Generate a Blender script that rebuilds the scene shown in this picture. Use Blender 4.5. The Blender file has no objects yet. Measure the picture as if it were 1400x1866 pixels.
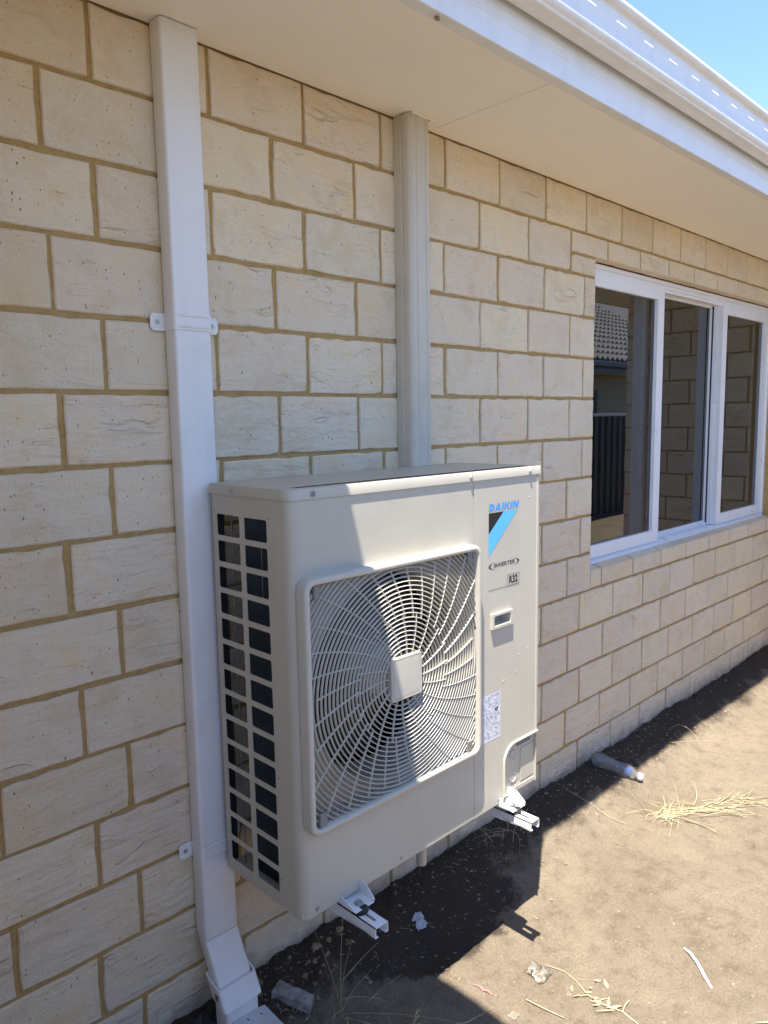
import bpy, math, random
from math import sin, cos, pi, radians
from mathutils import Vector, Matrix, noise

random.seed(7)
scene = bpy.context.scene
COL = scene.collection

# ------------------------------------------------------------------ camera
CAM = Vector((-0.7401, -1.6352, 1.5353))
YAW, PITCH, ROLL = 0.79517, -0.12448, -0.01714
fwd = Vector((cos(YAW) * cos(PITCH), sin(YAW) * cos(PITCH), sin(PITCH)))
rgt = Vector((sin(YAW), -cos(YAW), 0.0))
upv = rgt.cross(fwd)
r2 = cos(ROLL) * rgt + sin(ROLL) * upv
u2 = -sin(ROLL) * rgt + cos(ROLL) * upv
cd = bpy.data.cameras.new('camera')
cam = bpy.data.objects.new('camera', cd)
COL.objects.link(cam)
m = Matrix((r2, u2, -fwd)).transposed().to_4x4()
m.translation = CAM
cam.matrix_world = m
cd.sensor_fit = 'VERTICAL'
cd.sensor_height = 36.0
cd.sensor_width = 27.0
cd.lens = 1352.67 / 1866 * 36
cd.clip_start = 0.02
cd.clip_end = 2000
scene.camera = cam

# ------------------------------------------------------------------ light
SUN = Vector((0.257, 0.150, -1.0)).normalized()      # the way the light travels
w = bpy.data.worlds.new('World')
scene.world = w
w.use_nodes = True
nt = w.node_tree
nt.nodes.clear()
sky = nt.nodes.new('ShaderNodeTexSky')
sky.sky_type = 'NISHITA'
sky.sun_disc = False
sky.sun_elevation = math.asin(-SUN.z)
sky.sun_rotation = math.atan2(-SUN.x, -SUN.y) % (2 * pi)
sky.altitude = 20
sky.air_density = 0.55
sky.dust_density = 0.1
sky.ozone_density = 2.6
bg = nt.nodes.new('ShaderNodeBackground')
bg.inputs['Strength'].default_value = 0.132
wo = nt.nodes.new('ShaderNodeOutputWorld')
nt.links.new(sky.outputs[0], bg.inputs[0])
nt.links.new(bg.outputs[0], wo.inputs[0])
sl = bpy.data.lights.new('sun', 'SUN')
sl.energy = 3.5
sl.angle = radians(0.53)
sl.color = (1.0, 0.94, 0.84)
so = bpy.data.objects.new('sun', sl)
COL.objects.link(so)
so.rotation_euler = SUN.to_track_quat('-Z', 'Y').to_euler()
so.location = (-2, -2, 9)
vs = scene.view_settings
scene.display_settings.display_device = 'sRGB'
vs.view_transform = 'Standard'
vs.look = 'None'
vs.exposure = 2.12
vs.gamma = 1.0
vs.use_curve_mapping = False
try:
    scene.cycles.max_bounces = 12
    scene.cycles.diffuse_bounces = 6
    scene.cycles.use_denoising = True
except Exception:
    pass


# ------------------------------------------------------------------ materials
class NT:
    def __init__(self, name):
        self.m = bpy.data.materials.new(name)
        self.m.use_nodes = True
        self.t = self.m.node_tree
        self.t.nodes.clear()
        self.out = self.t.nodes.new('ShaderNodeOutputMaterial')
        self.b = self.t.nodes.new('ShaderNodeBsdfPrincipled')
        self.t.links.new(self.b.outputs[0], self.out.inputs['Surface'])

    def n(self, typ, **kw):
        nd = self.t.nodes.new(typ)
        for k, v in kw.items():
            setattr(nd, k, v)
        return nd

    def l(self, a, b):
        self.t.links.new(a, b)

    def pos(self, scale=(1, 1, 1), rnd=0.0):
        g = self.n('ShaderNodeNewGeometry')
        v = self.n('ShaderNodeVectorMath', operation='MULTIPLY')
        self.l(g.outputs['Position'], v.inputs[0])
        v.inputs[1].default_value = scale
        o = v.outputs[0]
        if rnd:
            oi = self.n('ShaderNodeObjectInfo')
            mm = self.n('ShaderNodeMath', operation='MULTIPLY')
            self.l(oi.outputs['Random'], mm.inputs[0])
            mm.inputs[1].default_value = rnd
            a = self.n('ShaderNodeVectorMath', operation='ADD')
            self.l(o, a.inputs[0])
            self.l(mm.outputs[0], a.inputs[1])
            o = a.outputs[0]
        return o

    def noise(self, vec, scale, detail=3.0, rough=0.55, dist=0.0):
        nd = self.n('ShaderNodeTexNoise')
        nd.inputs['Scale'].default_value = scale
        nd.inputs['Detail'].default_value = detail
        nd.inputs['Roughness'].default_value = rough
        nd.inputs['Distortion'].default_value = dist
        self.l(vec, nd.inputs['Vector'])
        return nd.outputs['Fac']

    def ramp(self, fac, stops):
        r = self.n('ShaderNodeValToRGB')
        e = r.color_ramp.elements
        while len(e) > len(stops):
            e.remove(e[-1])
        while len(e) < len(stops):
            e.new(1.0)
        for k, (p, c) in enumerate(stops):
            e[k].position = p
            if not hasattr(c, '__len__'):
                c = (c, c, c)
            e[k].color = (*c[:3], 1)
        self.l(fac, r.inputs[0])
        return r.outputs[0]

    def mix(self, fac, a, b, mode='MIX'):
        mx = self.n('ShaderNodeMix', data_type='RGBA', blend_type=mode)
        for sock, v in ((mx.inputs[0], fac), (mx.inputs[6], a), (mx.inputs[7], b)):
            if hasattr(v, 'links'):
                self.l(v, sock)
            elif isinstance(v, (int, float)):
                sock.default_value = v
            else:
                sock.default_value = (*v[:3], 1)
        return mx.outputs[2]

    def math(self, op, a, b=0.0, c=None, clamp=False):
        md = self.n('ShaderNodeMath', operation=op)
        md.use_clamp = clamp
        for i, v in enumerate((a, b) if c is None else (a, b, c)):
            if hasattr(v, 'links'):
                self.l(v, md.inputs[i])
            else:
                md.inputs[i].default_value = v
        return md.outputs[0]

    def bump(self, h, dist=0.002, strength=1.0, prev=None):
        b = self.n('ShaderNodeBump')
        b.inputs['Distance'].default_value = dist
        b.inputs['Strength'].default_value = strength
        self.l(h, b.inputs['Height'])
        if prev is not None:
            self.l(prev, b.inputs['Normal'])
        return b.outputs[0]

    def set(self, color=None, rough=None, normal=None, metal=None, spec=None):
        for nm, v in (('Base Color', color), ('Roughness', rough), ('Normal', normal), ('Metallic', metal), ('Specular IOR Level', spec)):
            if v is None:
                continue
            s = self.b.inputs[nm]
            if hasattr(v, 'links'):
                self.l(v, s)
            elif hasattr(v, '__len__'):
                s.default_value = (*v[:3], 1)
            else:
                s.default_value = v
        return self.m


def paint(name, col, rough=0.4, grime=0.06, gscale=9.0, bumpd=0.0002, metal=0.0, spec=0.5):
    k = NT(name)
    p = k.pos()
    f = k.noise(p, gscale, 5, 0.6)
    dark = tuple(c * (1 - grime * 2.2) for c in col)
    lite = tuple(min(1, c * (1 + grime * 0.5)) for c in col)
    c = k.ramp(f, [(0.3, dark), (0.5, col), (0.72, lite)])
    st = k.noise(k.pos((26, 26, 1.6)), 1.0, 4, 0.65, 0.3)
    c = k.mix(1.0, c, k.ramp(st, [(0.28, (1 - grime * 1.1,) * 3), (0.5, (1, 1, 1)), (0.74, (1 + grime * 0.7,) * 3)]), 'MULTIPLY')
    f2 = k.noise(p, 240, 2, 0.5)
    r = k.math('MULTIPLY_ADD', f, 0.18, rough - 0.09)
    nrm = k.bump(f2, bumpd, 0.5)
    # faint long-wave panel unevenness so that sheen is never perfectly straight
    f3 = k.noise(p, 5.0, 1, 0.4)
    nrm = k.bump(f3, 0.004, 0.5, nrm)
    return k.set(c, r, nrm, metal, spec)


def brick_mat():
    k = NT('split_faced_cream_brick')
    p = k.pos((1, 1, 1), 37.0)
    oi = k.n('ShaderNodeObjectInfo')
    rnd = oi.outputs['Random']
    base = k.ramp(rnd, [(0.0, (0.665, 0.550, 0.395)), (0.2, (0.740, 0.632, 0.480)), (0.4, (0.710, 0.592, 0.458)), (0.6, (0.680, 0.588, 0.450)), (0.8, (0.760, 0.645, 0.470)), (1.0, (0.690, 0.585, 0.455))])
    big = k.noise(p, 9.0, 4, 0.6, 0.4)
    warm = k.ramp(big, [(0.32, (0.94, 0.885, 0.80)), (0.5, (1, 1, 1)), (0.62, (1.02, 0.97, 0.88)), (0.75, (1.0, 0.93, 0.76))])
    c = k.mix(1.0, base, warm, 'MULTIPLY')
    # sooty blotches, few and faint
    bl = k.noise(p, 14.0, 5, 0.7, 0.8)
    blm = k.ramp(bl, [(0.66, 0.0), (0.80, 1.0)])
    c = k.mix(k.math('MULTIPLY', blm, 0.30), c, (0.36, 0.31, 0.19))
    # fine grain
    gr = k.noise(p, 330.0, 3, 0.7)
    grm = k.ramp(gr, [(0.25, (0.82, 0.81, 0.78)), (0.5, (1, 1, 1)), (0.8, (1.07, 1.06, 1.05))])
    c = k.mix(1.0, c, grm, 'MULTIPLY')
    # dark pits: small, short vertical flecks
    ps = k.pos((1.25, 1.0, 0.62), 53.0)
    vo = k.n('ShaderNodeTexVoronoi')
    vo.inputs['Scale'].default_value = 112.0
    vo.inputs['Randomness'].default_value = 1.0
    wv = k.noise(ps, 160.0, 2, 0.5)
    wa = k.n('ShaderNodeVectorMath', operation='MULTIPLY_ADD')
    k.l(ps, wa.inputs[0])
    wa.inputs[1].default_value = (1, 1, 1)
    cw = k.n('ShaderNodeCombineXYZ')
    wv2 = k.math('MULTIPLY', wv, 0.006)
    for i in range(3):
        k.l(wv2, cw.inputs[i])
    k.l(cw.outputs[0], wa.inputs[2])
    k.l(wa.outputs[0], vo.inputs['Vector'])
    sel = k.n('ShaderNodeSeparateColor')
    k.l(vo.outputs['Color'], sel.inputs[0])
    # the pit radius differs from cell to cell; most cells have none
    rad = k.ramp(sel.outputs[0], [(0.42, 0.0), (0.46, 0.08), (0.86, 0.13), (0.97, 0.20), (1.0, 0.27)])
    hit = k.math('SUBTRACT', rad, vo.outputs['Distance'])
    pit = k.math('MULTIPLY', hit, 14.0, clamp=True)
    c = k.mix(k.math('MULTIPLY', pit, 0.74), c, (0.11, 0.08, 0.05))
    # soil splash on the lowest course, efflorescence above it
    g = k.n('ShaderNodeNewGeometry')
    sx = k.n('ShaderNodeSeparateXYZ')
    k.l(g.outputs['Position'], sx.inputs[0])
    z = sx.outputs[2]
    en = k.noise(k.pos(), 11.0, 6, 0.65)
    hh = k.math('MULTIPLY_ADD', en, 0.34, -0.03)
    eff = k.math('MULTIPLY', k.math('SUBTRACT', hh, z), 9.0, clamp=True)
    c = k.mix(k.math('MULTIPLY', eff, 0.40), c, (0.52, 0.48, 0.43))
    hd = k.math('MULTIPLY_ADD', en, 0.22, -0.055)
    drt = k.math('MULTIPLY', k.math('SUBTRACT', hd, z), 14.0, clamp=True)
    c = k.mix(k.math('MULTIPLY', drt, 0.62), c, (0.20, 0.145, 0.095))
    # relief: torn horizontal creases, each with one soft and one sharp flank
    pw = k.pos((5.6, 5.6, 17.0), 91.0)
    wn = k.noise(pw, 1.0, 4.0, 0.50, 0.35)
    cr = k.math('FRACT', k.math('MULTIPLY', wn, 3.1))
    cr2 = k.ramp(cr, [(0.0, 0.38), (0.20, 0.95), (0.34, 0.80), (0.72, 0.52), (1.0, 0.38)])
    und = k.noise(k.pos((7.5, 7.5, 30.0), 57.0), 1.0, 3.5, 0.55, 0.3)
    msk = k.ramp(k.noise(k.pos((1, 1, 1), 17.0), 7.5, 2, 0.5), [(0.40, 0.0), (0.56, 1.0)])
    per = k.ramp(k.math('FRACT', k.math('MULTIPLY', rnd, 7.31)), [(0.0, 0.25), (0.5, 0.8), (1.0, 1.0)])
    amp = k.math('MULTIPLY', msk, per)
    crease = k.math('MULTIPLY', k.math('SUBTRACT', cr2, 0.55), amp)
    n0 = k.bump(k.math('MULTIPLY', und, k.math('MULTIPLY_ADD', per, 0.7, 0.3)), 0.0115, 1.0)
    n1 = k.bump(crease, 0.0108, 1.0, n0)
    drag = k.noise(k.pos((230, 60, 22), 11.0), 1.0, 2, 0.6)
    n2 = k.bump(drag, 0.0010, 0.75, n1)
    n3 = k.bump(gr, 0.0011, 0.9, n2)
    n4 = k.bump(k.math('SUBTRACT', 1.0, pit), 0.0018, 1.0, n3)
    n5 = k.bump(big, 0.006, 0.8, n4)
    return k.set(c, 0.93, n5, spec=0.2)


def mortar_mat():
    k = NT('tan_sand_mortar')
    p = k.pos()
    f = k.noise(p, 60.0, 5, 0.7)
    c = k.ramp(f, [(0.3, (0.330, 0.215, 0.080)), (0.5, (0.415, 0.280, 0.115)), (0.75, (0.470, 0.330, 0.155))])
    f2 = k.noise(p, 380.0, 2, 0.6)
    nrm = k.bump(f, 0.002, 0.6)
    nrm = k.bump(f2, 0.001, 0.8, nrm)
    return k.set(c, 0.95, nrm, spec=0.15)


def sand_mat():
    k = NT('dry_sandy_soil')
    p = k.pos()
    big = k.noise(p, 2.2, 4, 0.6, 0.3)
    mid = k.noise(p, 17.0, 5, 0.65)
    fin = k.noise(p, 190.0, 4, 0.75)
    gra = k.noise(p, 620.0, 2, 0.6)
    c = k.ramp(big, [(0.3, (0.212, 0.172, 0.124)), (0.5, (0.244, 0.200, 0.147)), (0.7, (0.272, 0.225, 0.166))])
    c2 = k.ramp(mid, [(0.28, (0.72, 0.70, 0.68)), (0.5, (1, 1, 1)), (0.75, (1.10, 1.08, 1.04))])
    c = k.mix(1.0, c, c2, 'MULTIPLY')
    c3 = k.ramp(fin, [(0.26, (0.40, 0.38, 0.35)), (0.41, (0.92, 0.91, 0.90)), (0.60, (1.05, 1.04, 1.03)), (0.76, (1.48, 1.45, 1.38))])
    c = k.mix(1.0, c, c3, 'MULTIPLY')
    # eave shade painted into the soil colour as a dark strip by the footing
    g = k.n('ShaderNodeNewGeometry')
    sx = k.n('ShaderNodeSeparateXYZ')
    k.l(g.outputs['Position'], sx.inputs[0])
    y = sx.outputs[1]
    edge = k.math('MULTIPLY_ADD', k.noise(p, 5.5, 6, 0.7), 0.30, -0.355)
    soil_shade = k.math('MULTIPLY', k.math('SUBTRACT', y, edge), 15.0, clamp=True)
    # wet drip spot, spread wide to paint the unit's shade into the soil
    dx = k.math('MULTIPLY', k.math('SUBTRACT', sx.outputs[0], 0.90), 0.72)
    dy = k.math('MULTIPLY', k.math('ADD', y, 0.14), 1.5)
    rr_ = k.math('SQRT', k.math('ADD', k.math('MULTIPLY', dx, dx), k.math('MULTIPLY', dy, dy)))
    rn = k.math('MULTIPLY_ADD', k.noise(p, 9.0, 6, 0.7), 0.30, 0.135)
    drip_shade = k.math('MULTIPLY', k.math('SUBTRACT', rn, rr_), 22.0, clamp=True)
    soil_shade = k.math('MAXIMUM', soil_shade, drip_shade)
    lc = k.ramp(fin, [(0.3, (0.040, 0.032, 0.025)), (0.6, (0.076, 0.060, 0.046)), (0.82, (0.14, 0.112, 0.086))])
    c = k.mix(k.math('MULTIPLY', soil_shade, 0.93), c, lc)
    lump = k.noise(p, 48.0, 4, 0.7)
    nrm = k.bump(mid, 0.020, 0.6)
    nrm = k.bump(lump, 0.012, 0.8, nrm)
    nrm = k.bump(fin, 0.0065, 1.0, nrm)
    nrm = k.bump(gra, 0.0022, 1.0, nrm)
    return k.set(c, 0.97, nrm, spec=0.12)


def glass_mat(name='tinted_window_glass', ior=1.75, tint=(0.32, 0.34, 0.33)):
    k = NT(name)
    k.t.nodes.remove(k.b)
    tr = k.n('ShaderNodeBsdfTransparent')
    tr.inputs[0].default_value = (*tint, 1)
    gl = k.n('ShaderNodeBsdfGlossy')
    gl.inputs['Roughness'].default_value = 0.0
    gl.inputs['Color'].default_value = (0.95, 0.97, 1, 1)
    fr = k.n('ShaderNodeFresnel')
    fr.inputs['IOR'].default_value = ior
    mx = k.n('ShaderNodeMixShader')
    k.l(fr.outputs[0], mx.inputs[0])
    k.l(tr.outputs[0], mx.inputs[1])
    k.l(gl.outputs[0], mx.inputs[2])
    k.l(mx.outputs[0], k.out.inputs['Surface'])
    return k.m


def plastic_clear(name, col=(0.93, 0.96, 1.0), rough=0.06, ior=1.38, trans=0.93):
    k = NT(name)
    k.b.inputs['Transmission Weight'].default_value = trans
    k.b.inputs['IOR'].default_value = ior
    f = k.noise(k.pos(), 60, 3)
    return k.set(col, rough, k.bump(f, 0.002, 0.4))


def thin_film(name, tint, body, opacity, rough=0.08, ior=1.5, bumpd=0.002, bscale=60):
    """one-sided sheet of clear plastic: see-through, a little milky, glossy at grazing angles"""
    k = NT(name)
    f = k.noise(k.pos(), bscale, 3)
    nrm = k.bump(f, bumpd, 0.6)
    k.set(body, rough + .3, nrm)
    tr = k.n('ShaderNodeBsdfTransparent')
    tr.inputs[0].default_value = (*tint, 1)
    gl = k.n('ShaderNodeBsdfGlossy')
    gl.inputs['Roughness'].default_value = rough
    k.l(nrm, gl.inputs['Normal'])
    lw = k.n('ShaderNodeLayerWeight')
    lw.inputs['Blend'].default_value = 0.22
    k.l(nrm, lw.inputs['Normal'])
    m1 = k.n('ShaderNodeMixShader')
    m1.inputs[0].default_value = opacity
    k.l(tr.outputs[0], m1.inputs[1]); k.l(k.b.outputs[0], m1.inputs[2])
    m2 = k.n('ShaderNodeMixShader')
    k.l(lw.outputs['Fresnel'], m2.inputs[0])
    k.l(m1.outputs[0], m2.inputs[1]); k.l(gl.outputs[0], m2.inputs[2])
    k.l(m2.outputs[0], k.out.inputs['Surface'])
    return k.m


def straw_mat(name, a, b):
    k = NT(name)
    f = k.noise(k.pos((1, 1, 1), 9.0), 35, 3, 0.6)
    c = k.ramp(f, [(0.3, a), (0.7, b)])
    return k.set(c, 0.75, spec=0.3)


def coil_mat():
    k = NT('dark_blue_coil_fins')
    g = k.pos((1, 1, 900))
    f = k.noise(g, 1.0, 2, 0.5)
    f2 = k.noise(k.pos(), 14, 4, 0.6)
    c = k.ramp(f2, [(0.3, (0.002, 0.009, 0.016)), (0.7, (0.006, 0.026, 0.040))])
    return k.set(c, 0.45, k.bump(f, 0.001, 0.8), 0.3)


M = {}
M['brick'] = brick_mat()
M['mortar'] = mortar_mat()
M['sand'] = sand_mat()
M['soffit'] = paint('cream_painted_soffit_board', (0.90, 0.855, 0.765), 0.7, 0.010, 3.0, 0.0003, spec=0.25)
M['fascia'] = paint('white_powdercoated_fascia', (0.78, 0.79, 0.80), 0.38, 0.03)
M['gutter'] = paint('offwhite_powdercoated_gutter', (0.80, 0.78, 0.74), 0.33, 0.035)
M['downpipe'] = paint('white_enamel_downpipe', (0.76, 0.75, 0.74), 0.34, 0.03)
M['duct'] = paint('beige_pvc_duct', (0.56, 0.51, 0.42), 0.45, 0.05)
M['frame'] = paint('white_window_aluminium', (0.80, 0.80, 0.81), 0.3, 0.02)
M['ivory'] = paint('ivory_enamel', (0.495, 0.460, 0.378), 0.36, 0.022, 4.0, 0.00012)
M['ivory_plastic'] = paint('ivory_moulded_plastic', (0.520, 0.485, 0.405), 0.42, 0.02, 8.0, 0.0002)
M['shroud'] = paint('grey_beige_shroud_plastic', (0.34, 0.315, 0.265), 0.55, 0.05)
M['clip'] = paint('shaded_grey_clip_plastic', (0.22, 0.21, 0.19), 0.6, 0.1)
M['print_pale'] = paint('print_pale_grey', (0.36, 0.36, 0.40), 0.5, 0.0)
M['dark'] = paint('dark_grey_fan_plastic', (0.020, 0.020, 0.021), 0.5, 0.1)
M['black'] = paint('black_rubber', (0.018, 0.018, 0.018), 0.6, 0.1)
M['steel'] = paint('zinc_plated_steel', (0.50, 0.51, 0.52), 0.32, 0.1, 40, metal=0.9)
M['bracket'] = paint('white_coated_bracket_steel', (0.74, 0.74, 0.73), 0.36, 0.05, 20)
M['plate'] = paint('pale_grey_sheet_metal', (0.48, 0.485, 0.50), 0.45, 0.09, 12)
M['coil'] = coil_mat()
M['glass'] = glass_mat()
M['blue'] = paint('print_blue', (0.045, 0.33, 0.78), 0.45, 0.0)
M['skyblue'] = paint('print_light_blue', (0.11, 0.48, 0.80), 0.45, 0.0)
M['ink'] = paint('print_black', (0.012, 0.012, 0.014), 0.45, 0.0)
M['inkgrey'] = paint('print_grey', (0.16, 0.16, 0.18), 0.5, 0.0)
M['foil'] = paint('clear_sticker_film', (0.482, 0.446, 0.368), 0.30, 0.01, 6)
M['paper'] = paint('pale_label_paper', (0.66, 0.66, 0.70), 0.5, 0.02)
M['lead'] = paint('dark_shadow_gap', (0.03, 0.028, 0.025), 0.9, 0.1)
M['concrete'] = paint('rough_grey_concrete', (0.30, 0.285, 0.26), 0.95, 0.22, 70, 0.006, spec=0.1)
M['bottle'] = thin_film('clear_bottle_plastic', (0.90, 0.93, 0.95), (0.70, 0.74, 0.78), 0.15, 0.05)
M['film'] = thin_film('crumpled_clear_film', (0.78, 0.74, 0.68), (0.40, 0.36, 0.30), 0.42, 0.22)
M['cap'] = paint('white_bottle_cap', (0.62, 0.63, 0.64), 0.4, 0.02)
M['label_blue'] = paint('blue_bottle_label', (0.06, 0.10, 0.26), 0.45, 0.1, 70)
M['straw'] = straw_mat('dry_yellow_straw', (0.33, 0.27, 0.15), (0.52, 0.455, 0.30))
M['straw_dark'] = straw_mat('weathered_brown_straw', (0.30, 0.23, 0.13), (0.50, 0.41, 0.25))
M['leaf'] = straw_mat('dead_leaf_litter', (0.16, 0.11, 0.06), (0.38, 0.29, 0.17))
M['pebble'] = straw_mat('sand_grit', (0.12, 0.092, 0.064), (0.29, 0.24, 0.18))
M['white_strip'] = paint('white_cable_offcut', (0.78, 0.78, 0.80), 0.4, 0.03)
M['red'] = paint('pink_red_ribbon', (0.62, 0.16, 0.16), 0.5, 0.1)
M['fence'] = paint('charcoal_fence_steel', (0.055, 0.055, 0.060), 0.5, 0.08)
M['pale_steel'] = paint('pale_fence_cap', (0.62, 0.62, 0.62), 0.4, 0.05)
M['tile'] = paint('pale_grey_roof_tile', (0.23, 0.22, 0.205), 0.85, 0.12, 6)
M['grey_gutter'] = paint('slate_grey_gutter', (0.10, 0.12, 0.15), 0.4, 0.05)
M['render'] = paint('cream_render', (0.50, 0.42, 0.31), 0.9, 0.06, 4)
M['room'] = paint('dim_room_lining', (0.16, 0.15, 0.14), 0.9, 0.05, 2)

# ------------------------------------------------------------------ helpers
ORG = {}


class MB:
    def __init__(self):
        self.v = []
        self.f = []

    def add(self, vs, fs):
        o = len(self.v)
        self.v += [tuple(x) for x in vs]
        self.f += [tuple(i + o for i in q) for q in fs]

    def box(self, a, b, bev=0.0):
        x0, y0, z0 = (min(a[i], b[i]) for i in range(3))
        x1, y1, z1 = (max(a[i], b[i]) for i in range(3))
        if bev <= 0:
            self.add([(x0, y0, z0), (x1, y0, z0), (x1, y1, z0), (x0, y1, z0), (x0, y0, z1), (x1, y0, z1), (x1, y1, z1), (x0, y1, z1)],
                     [(0, 3, 2, 1), (4, 5, 6, 7), (0, 1, 5, 4), (1, 2, 6, 5), (2, 3, 7, 6), (3, 0, 4, 7)])
            return
        e = min(bev, (x1 - x0) / 2.01, (y1 - y0) / 2.01, (z1 - z0) / 2.01)
        P = {}
        vs = []
        for i, X in enumerate((x0, x1)):
            for j, Y in enumerate((y0, y1)):
                for k_, Z in enumerate((z0, z1)):
                    sx, sy, sz = (1 - 2 * i) * e, (1 - 2 * j) * e, (1 - 2 * k_) * e
                    P[i, j, k_, 0] = len(vs); vs.append((X, Y + sy, Z + sz))
                    P[i, j, k_, 1] = len(vs); vs.append((X + sx, Y, Z + sz))
                    P[i, j, k_, 2] = len(vs); vs.append((X + sx, Y + sy, Z))
        fs = []
        for i in (0, 1):
            q = [P[i, 0, 0, 0], P[i, 1, 0, 0], P[i, 1, 1, 0], P[i, 0, 1, 0]]
            fs.append(q if i else q[::-1])
            q = [P[0, i, 0, 1], P[0, i, 1, 1], P[1, i, 1, 1], P[1, i, 0, 1]]
            fs.append(q if i else q[::-1])
            q = [P[0, 0, i, 2], P[1, 0, i, 2], P[1, 1, i, 2], P[0, 1, i, 2]]
            fs.append(q if i else q[::-1])
        for j in (0, 1):
            for k_ in (0, 1):
                fs.append([P[0, j, k_, 1], P[1, j, k_, 1], P[1, j, k_, 2], P[0, j, k_, 2]])
                fs.append([P[j, 0, k_, 0], P[j, 1, k_, 0], P[j, 1, k_, 2], P[j, 0, k_, 2]])
                fs.append([P[j, k_, 0, 0], P[j, k_, 1, 0], P[j, k_, 1, 1], P[j, k_, 0, 1]])
        for c in [(i, j, k_) for i in (0, 1) for j in (0, 1) for k_ in (0, 1)]:
            fs.append([P[(*c, 0)], P[(*c, 1)], P[(*c, 2)]])
        self.add(vs, fs)

    def prism(self, loop, d, cap=True):
        """extrude a closed 3D loop by vector d"""
        n = len(loop)
        d = Vector(d)
        vs = [Vector(p) for p in loop] + [Vector(p) + d for p in loop]
        fs = [(i, (i + 1) % n, n + (i + 1) % n, n + i) for i in range(n)]
        if cap:
            fs += [tuple(range(n))[::-1], tuple(range(n, 2 * n))]
        self.add(vs, fs)

    def strip(self, line, d, close=False):
        n = len(line)
        d = Vector(d)
        vs = [Vector(p) for p in line] + [Vector(p) + d for p in line]
        self.add(vs, [(i, (i + 1) % n, n + (i + 1) % n, n + i) for i in range(n if close else n - 1)])

    def tube(self, pts, r, n=6, cap=True):
        pts = [Vector(p) for p in pts]
        rs = r if hasattr(r, '__len__') else [r] * len(pts)
        vs = []
        prev = None
        for i, p in enumerate(pts):
            t = (pts[min(i + 1, len(pts) - 1)] - pts[max(i - 1, 0)]).normalized()
            if prev is None:
                a = t.orthogonal().normalized()
            else:
                a = (prev - t * prev.dot(t)).normalized()
            prev = a
            b = t.cross(a)
            for k_ in range(n):
                ang = 2 * pi * k_ / n
                vs.append(p + (a * cos(ang) + b * sin(ang)) * rs[i])
        fs = []
        for i in range(len(pts) - 1):
            for k_ in range(n):
                fs.append((i * n + k_, i * n + (k_ + 1) % n, (i + 1) * n + (k_ + 1) % n, (i + 1) * n + k_))
        if cap:
            fs += [tuple(range(n))[::-1], tuple(range((len(pts) - 1) * n, len(pts) * n))]
        self.add(vs, fs)

    def lathe(self, prof, o, axis, n=20, capa=True, capb=True):
        """prof: (distance along axis, radius)"""
        axis = Vector(axis).normalized()
        a = axis.orthogonal().normalized()
        b = axis.cross(a)
        o = Vector(o)
        vs = []
        for (h, r) in prof:
            for k_ in range(n):
                t = 2 * pi * k_ / n
                vs.append(o + axis * h + (a * cos(t) + b * sin(t)) * r)
        fs = []
        for i in range(len(prof) - 1):
            for k_ in range(n):
                fs.append((i * n + k_, i * n + (k_ + 1) % n, (i + 1) * n + (k_ + 1) % n, (i + 1) * n + k_))
        if capa:
            fs.append(tuple(range(n))[::-1])
        if capb:
            fs.append(tuple(range((len(prof) - 1) * n, len(prof) * n)))
        self.add(vs, fs)

    def plate(self, us, vs_, holes, mp, t, r=0.0, seg=4):
        """flat sheet over the grid us x vs, cells in holes left open with rounded corners; mp(u, v, depth)"""
        nu, nv = len(us), len(vs_)

        def solid(i, j):
            return 0 <= i < nu - 1 and 0 <= j < nv - 1 and (i, j) not in holes
        for i in range(nu - 1):
            for j in range(nv - 1):
                u0, u1, v0, v1 = us[i], us[i + 1], vs_[j], vs_[j + 1]
                if (i, j) in holes:
                    loop = []
                    for (cx, cy, sx, sy) in ((u0, v0, 1, 1), (u1, v0, -1, 1), (u1, v1, -1, -1), (u0, v1, 1, -1)):
                        arc = []
                        if r > 0:
                            ox, oy = cx + sx * r, cy + sy * r
                            a0 = math.atan2(0, -sx)
                            for q in range(seg + 1):
                                s = q / seg * pi / 2
                                arc.append((ox - sx * r * cos(s), oy - sy * r * sin(s)))
                            if sx * sy < 0:
                                arc = arc[::-1]
                            # arc runs from the v side to the u side or back
                            self.add([mp(cx, cy, 0)] + [mp(*a, 0) for a in arc], [tuple(range(len(arc) + 1))])
                            loop += arc
                        else:
                            loop.append((cx, cy))
                    n = len(loop)
                    self.add([mp(*p, 0) for p in loop] + [mp(*p, t) for p in loop],
                             [(q, (q + 1) % n, n + (q + 1) % n, n + q) for q in range(n)])
                else:
                    self.add([mp(u0, v0, 0), mp(u1, v0, 0), mp(u1, v1, 0), mp(u0, v1, 0)], [(0, 1, 2, 3)])
                    self.add([mp(u0, v0, t), mp(u1, v0, t), mp(u1, v1, t), mp(u0, v1, t)], [(3, 2, 1, 0)])
        for (ua, va, ub, vb) in ((us[0], vs_[0], us[-1], vs_[0]), (us[-1], vs_[0], us[-1], vs_[-1]), (us[-1], vs_[-1], us[0], vs_[-1]), (us[0], vs_[-1], us[0], vs_[0])):
            self.add([mp(ua, va, 0), mp(ub, vb, 0), mp(ub, vb, t), mp(ua, va, t)], [(0, 1, 2, 3)])

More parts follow.
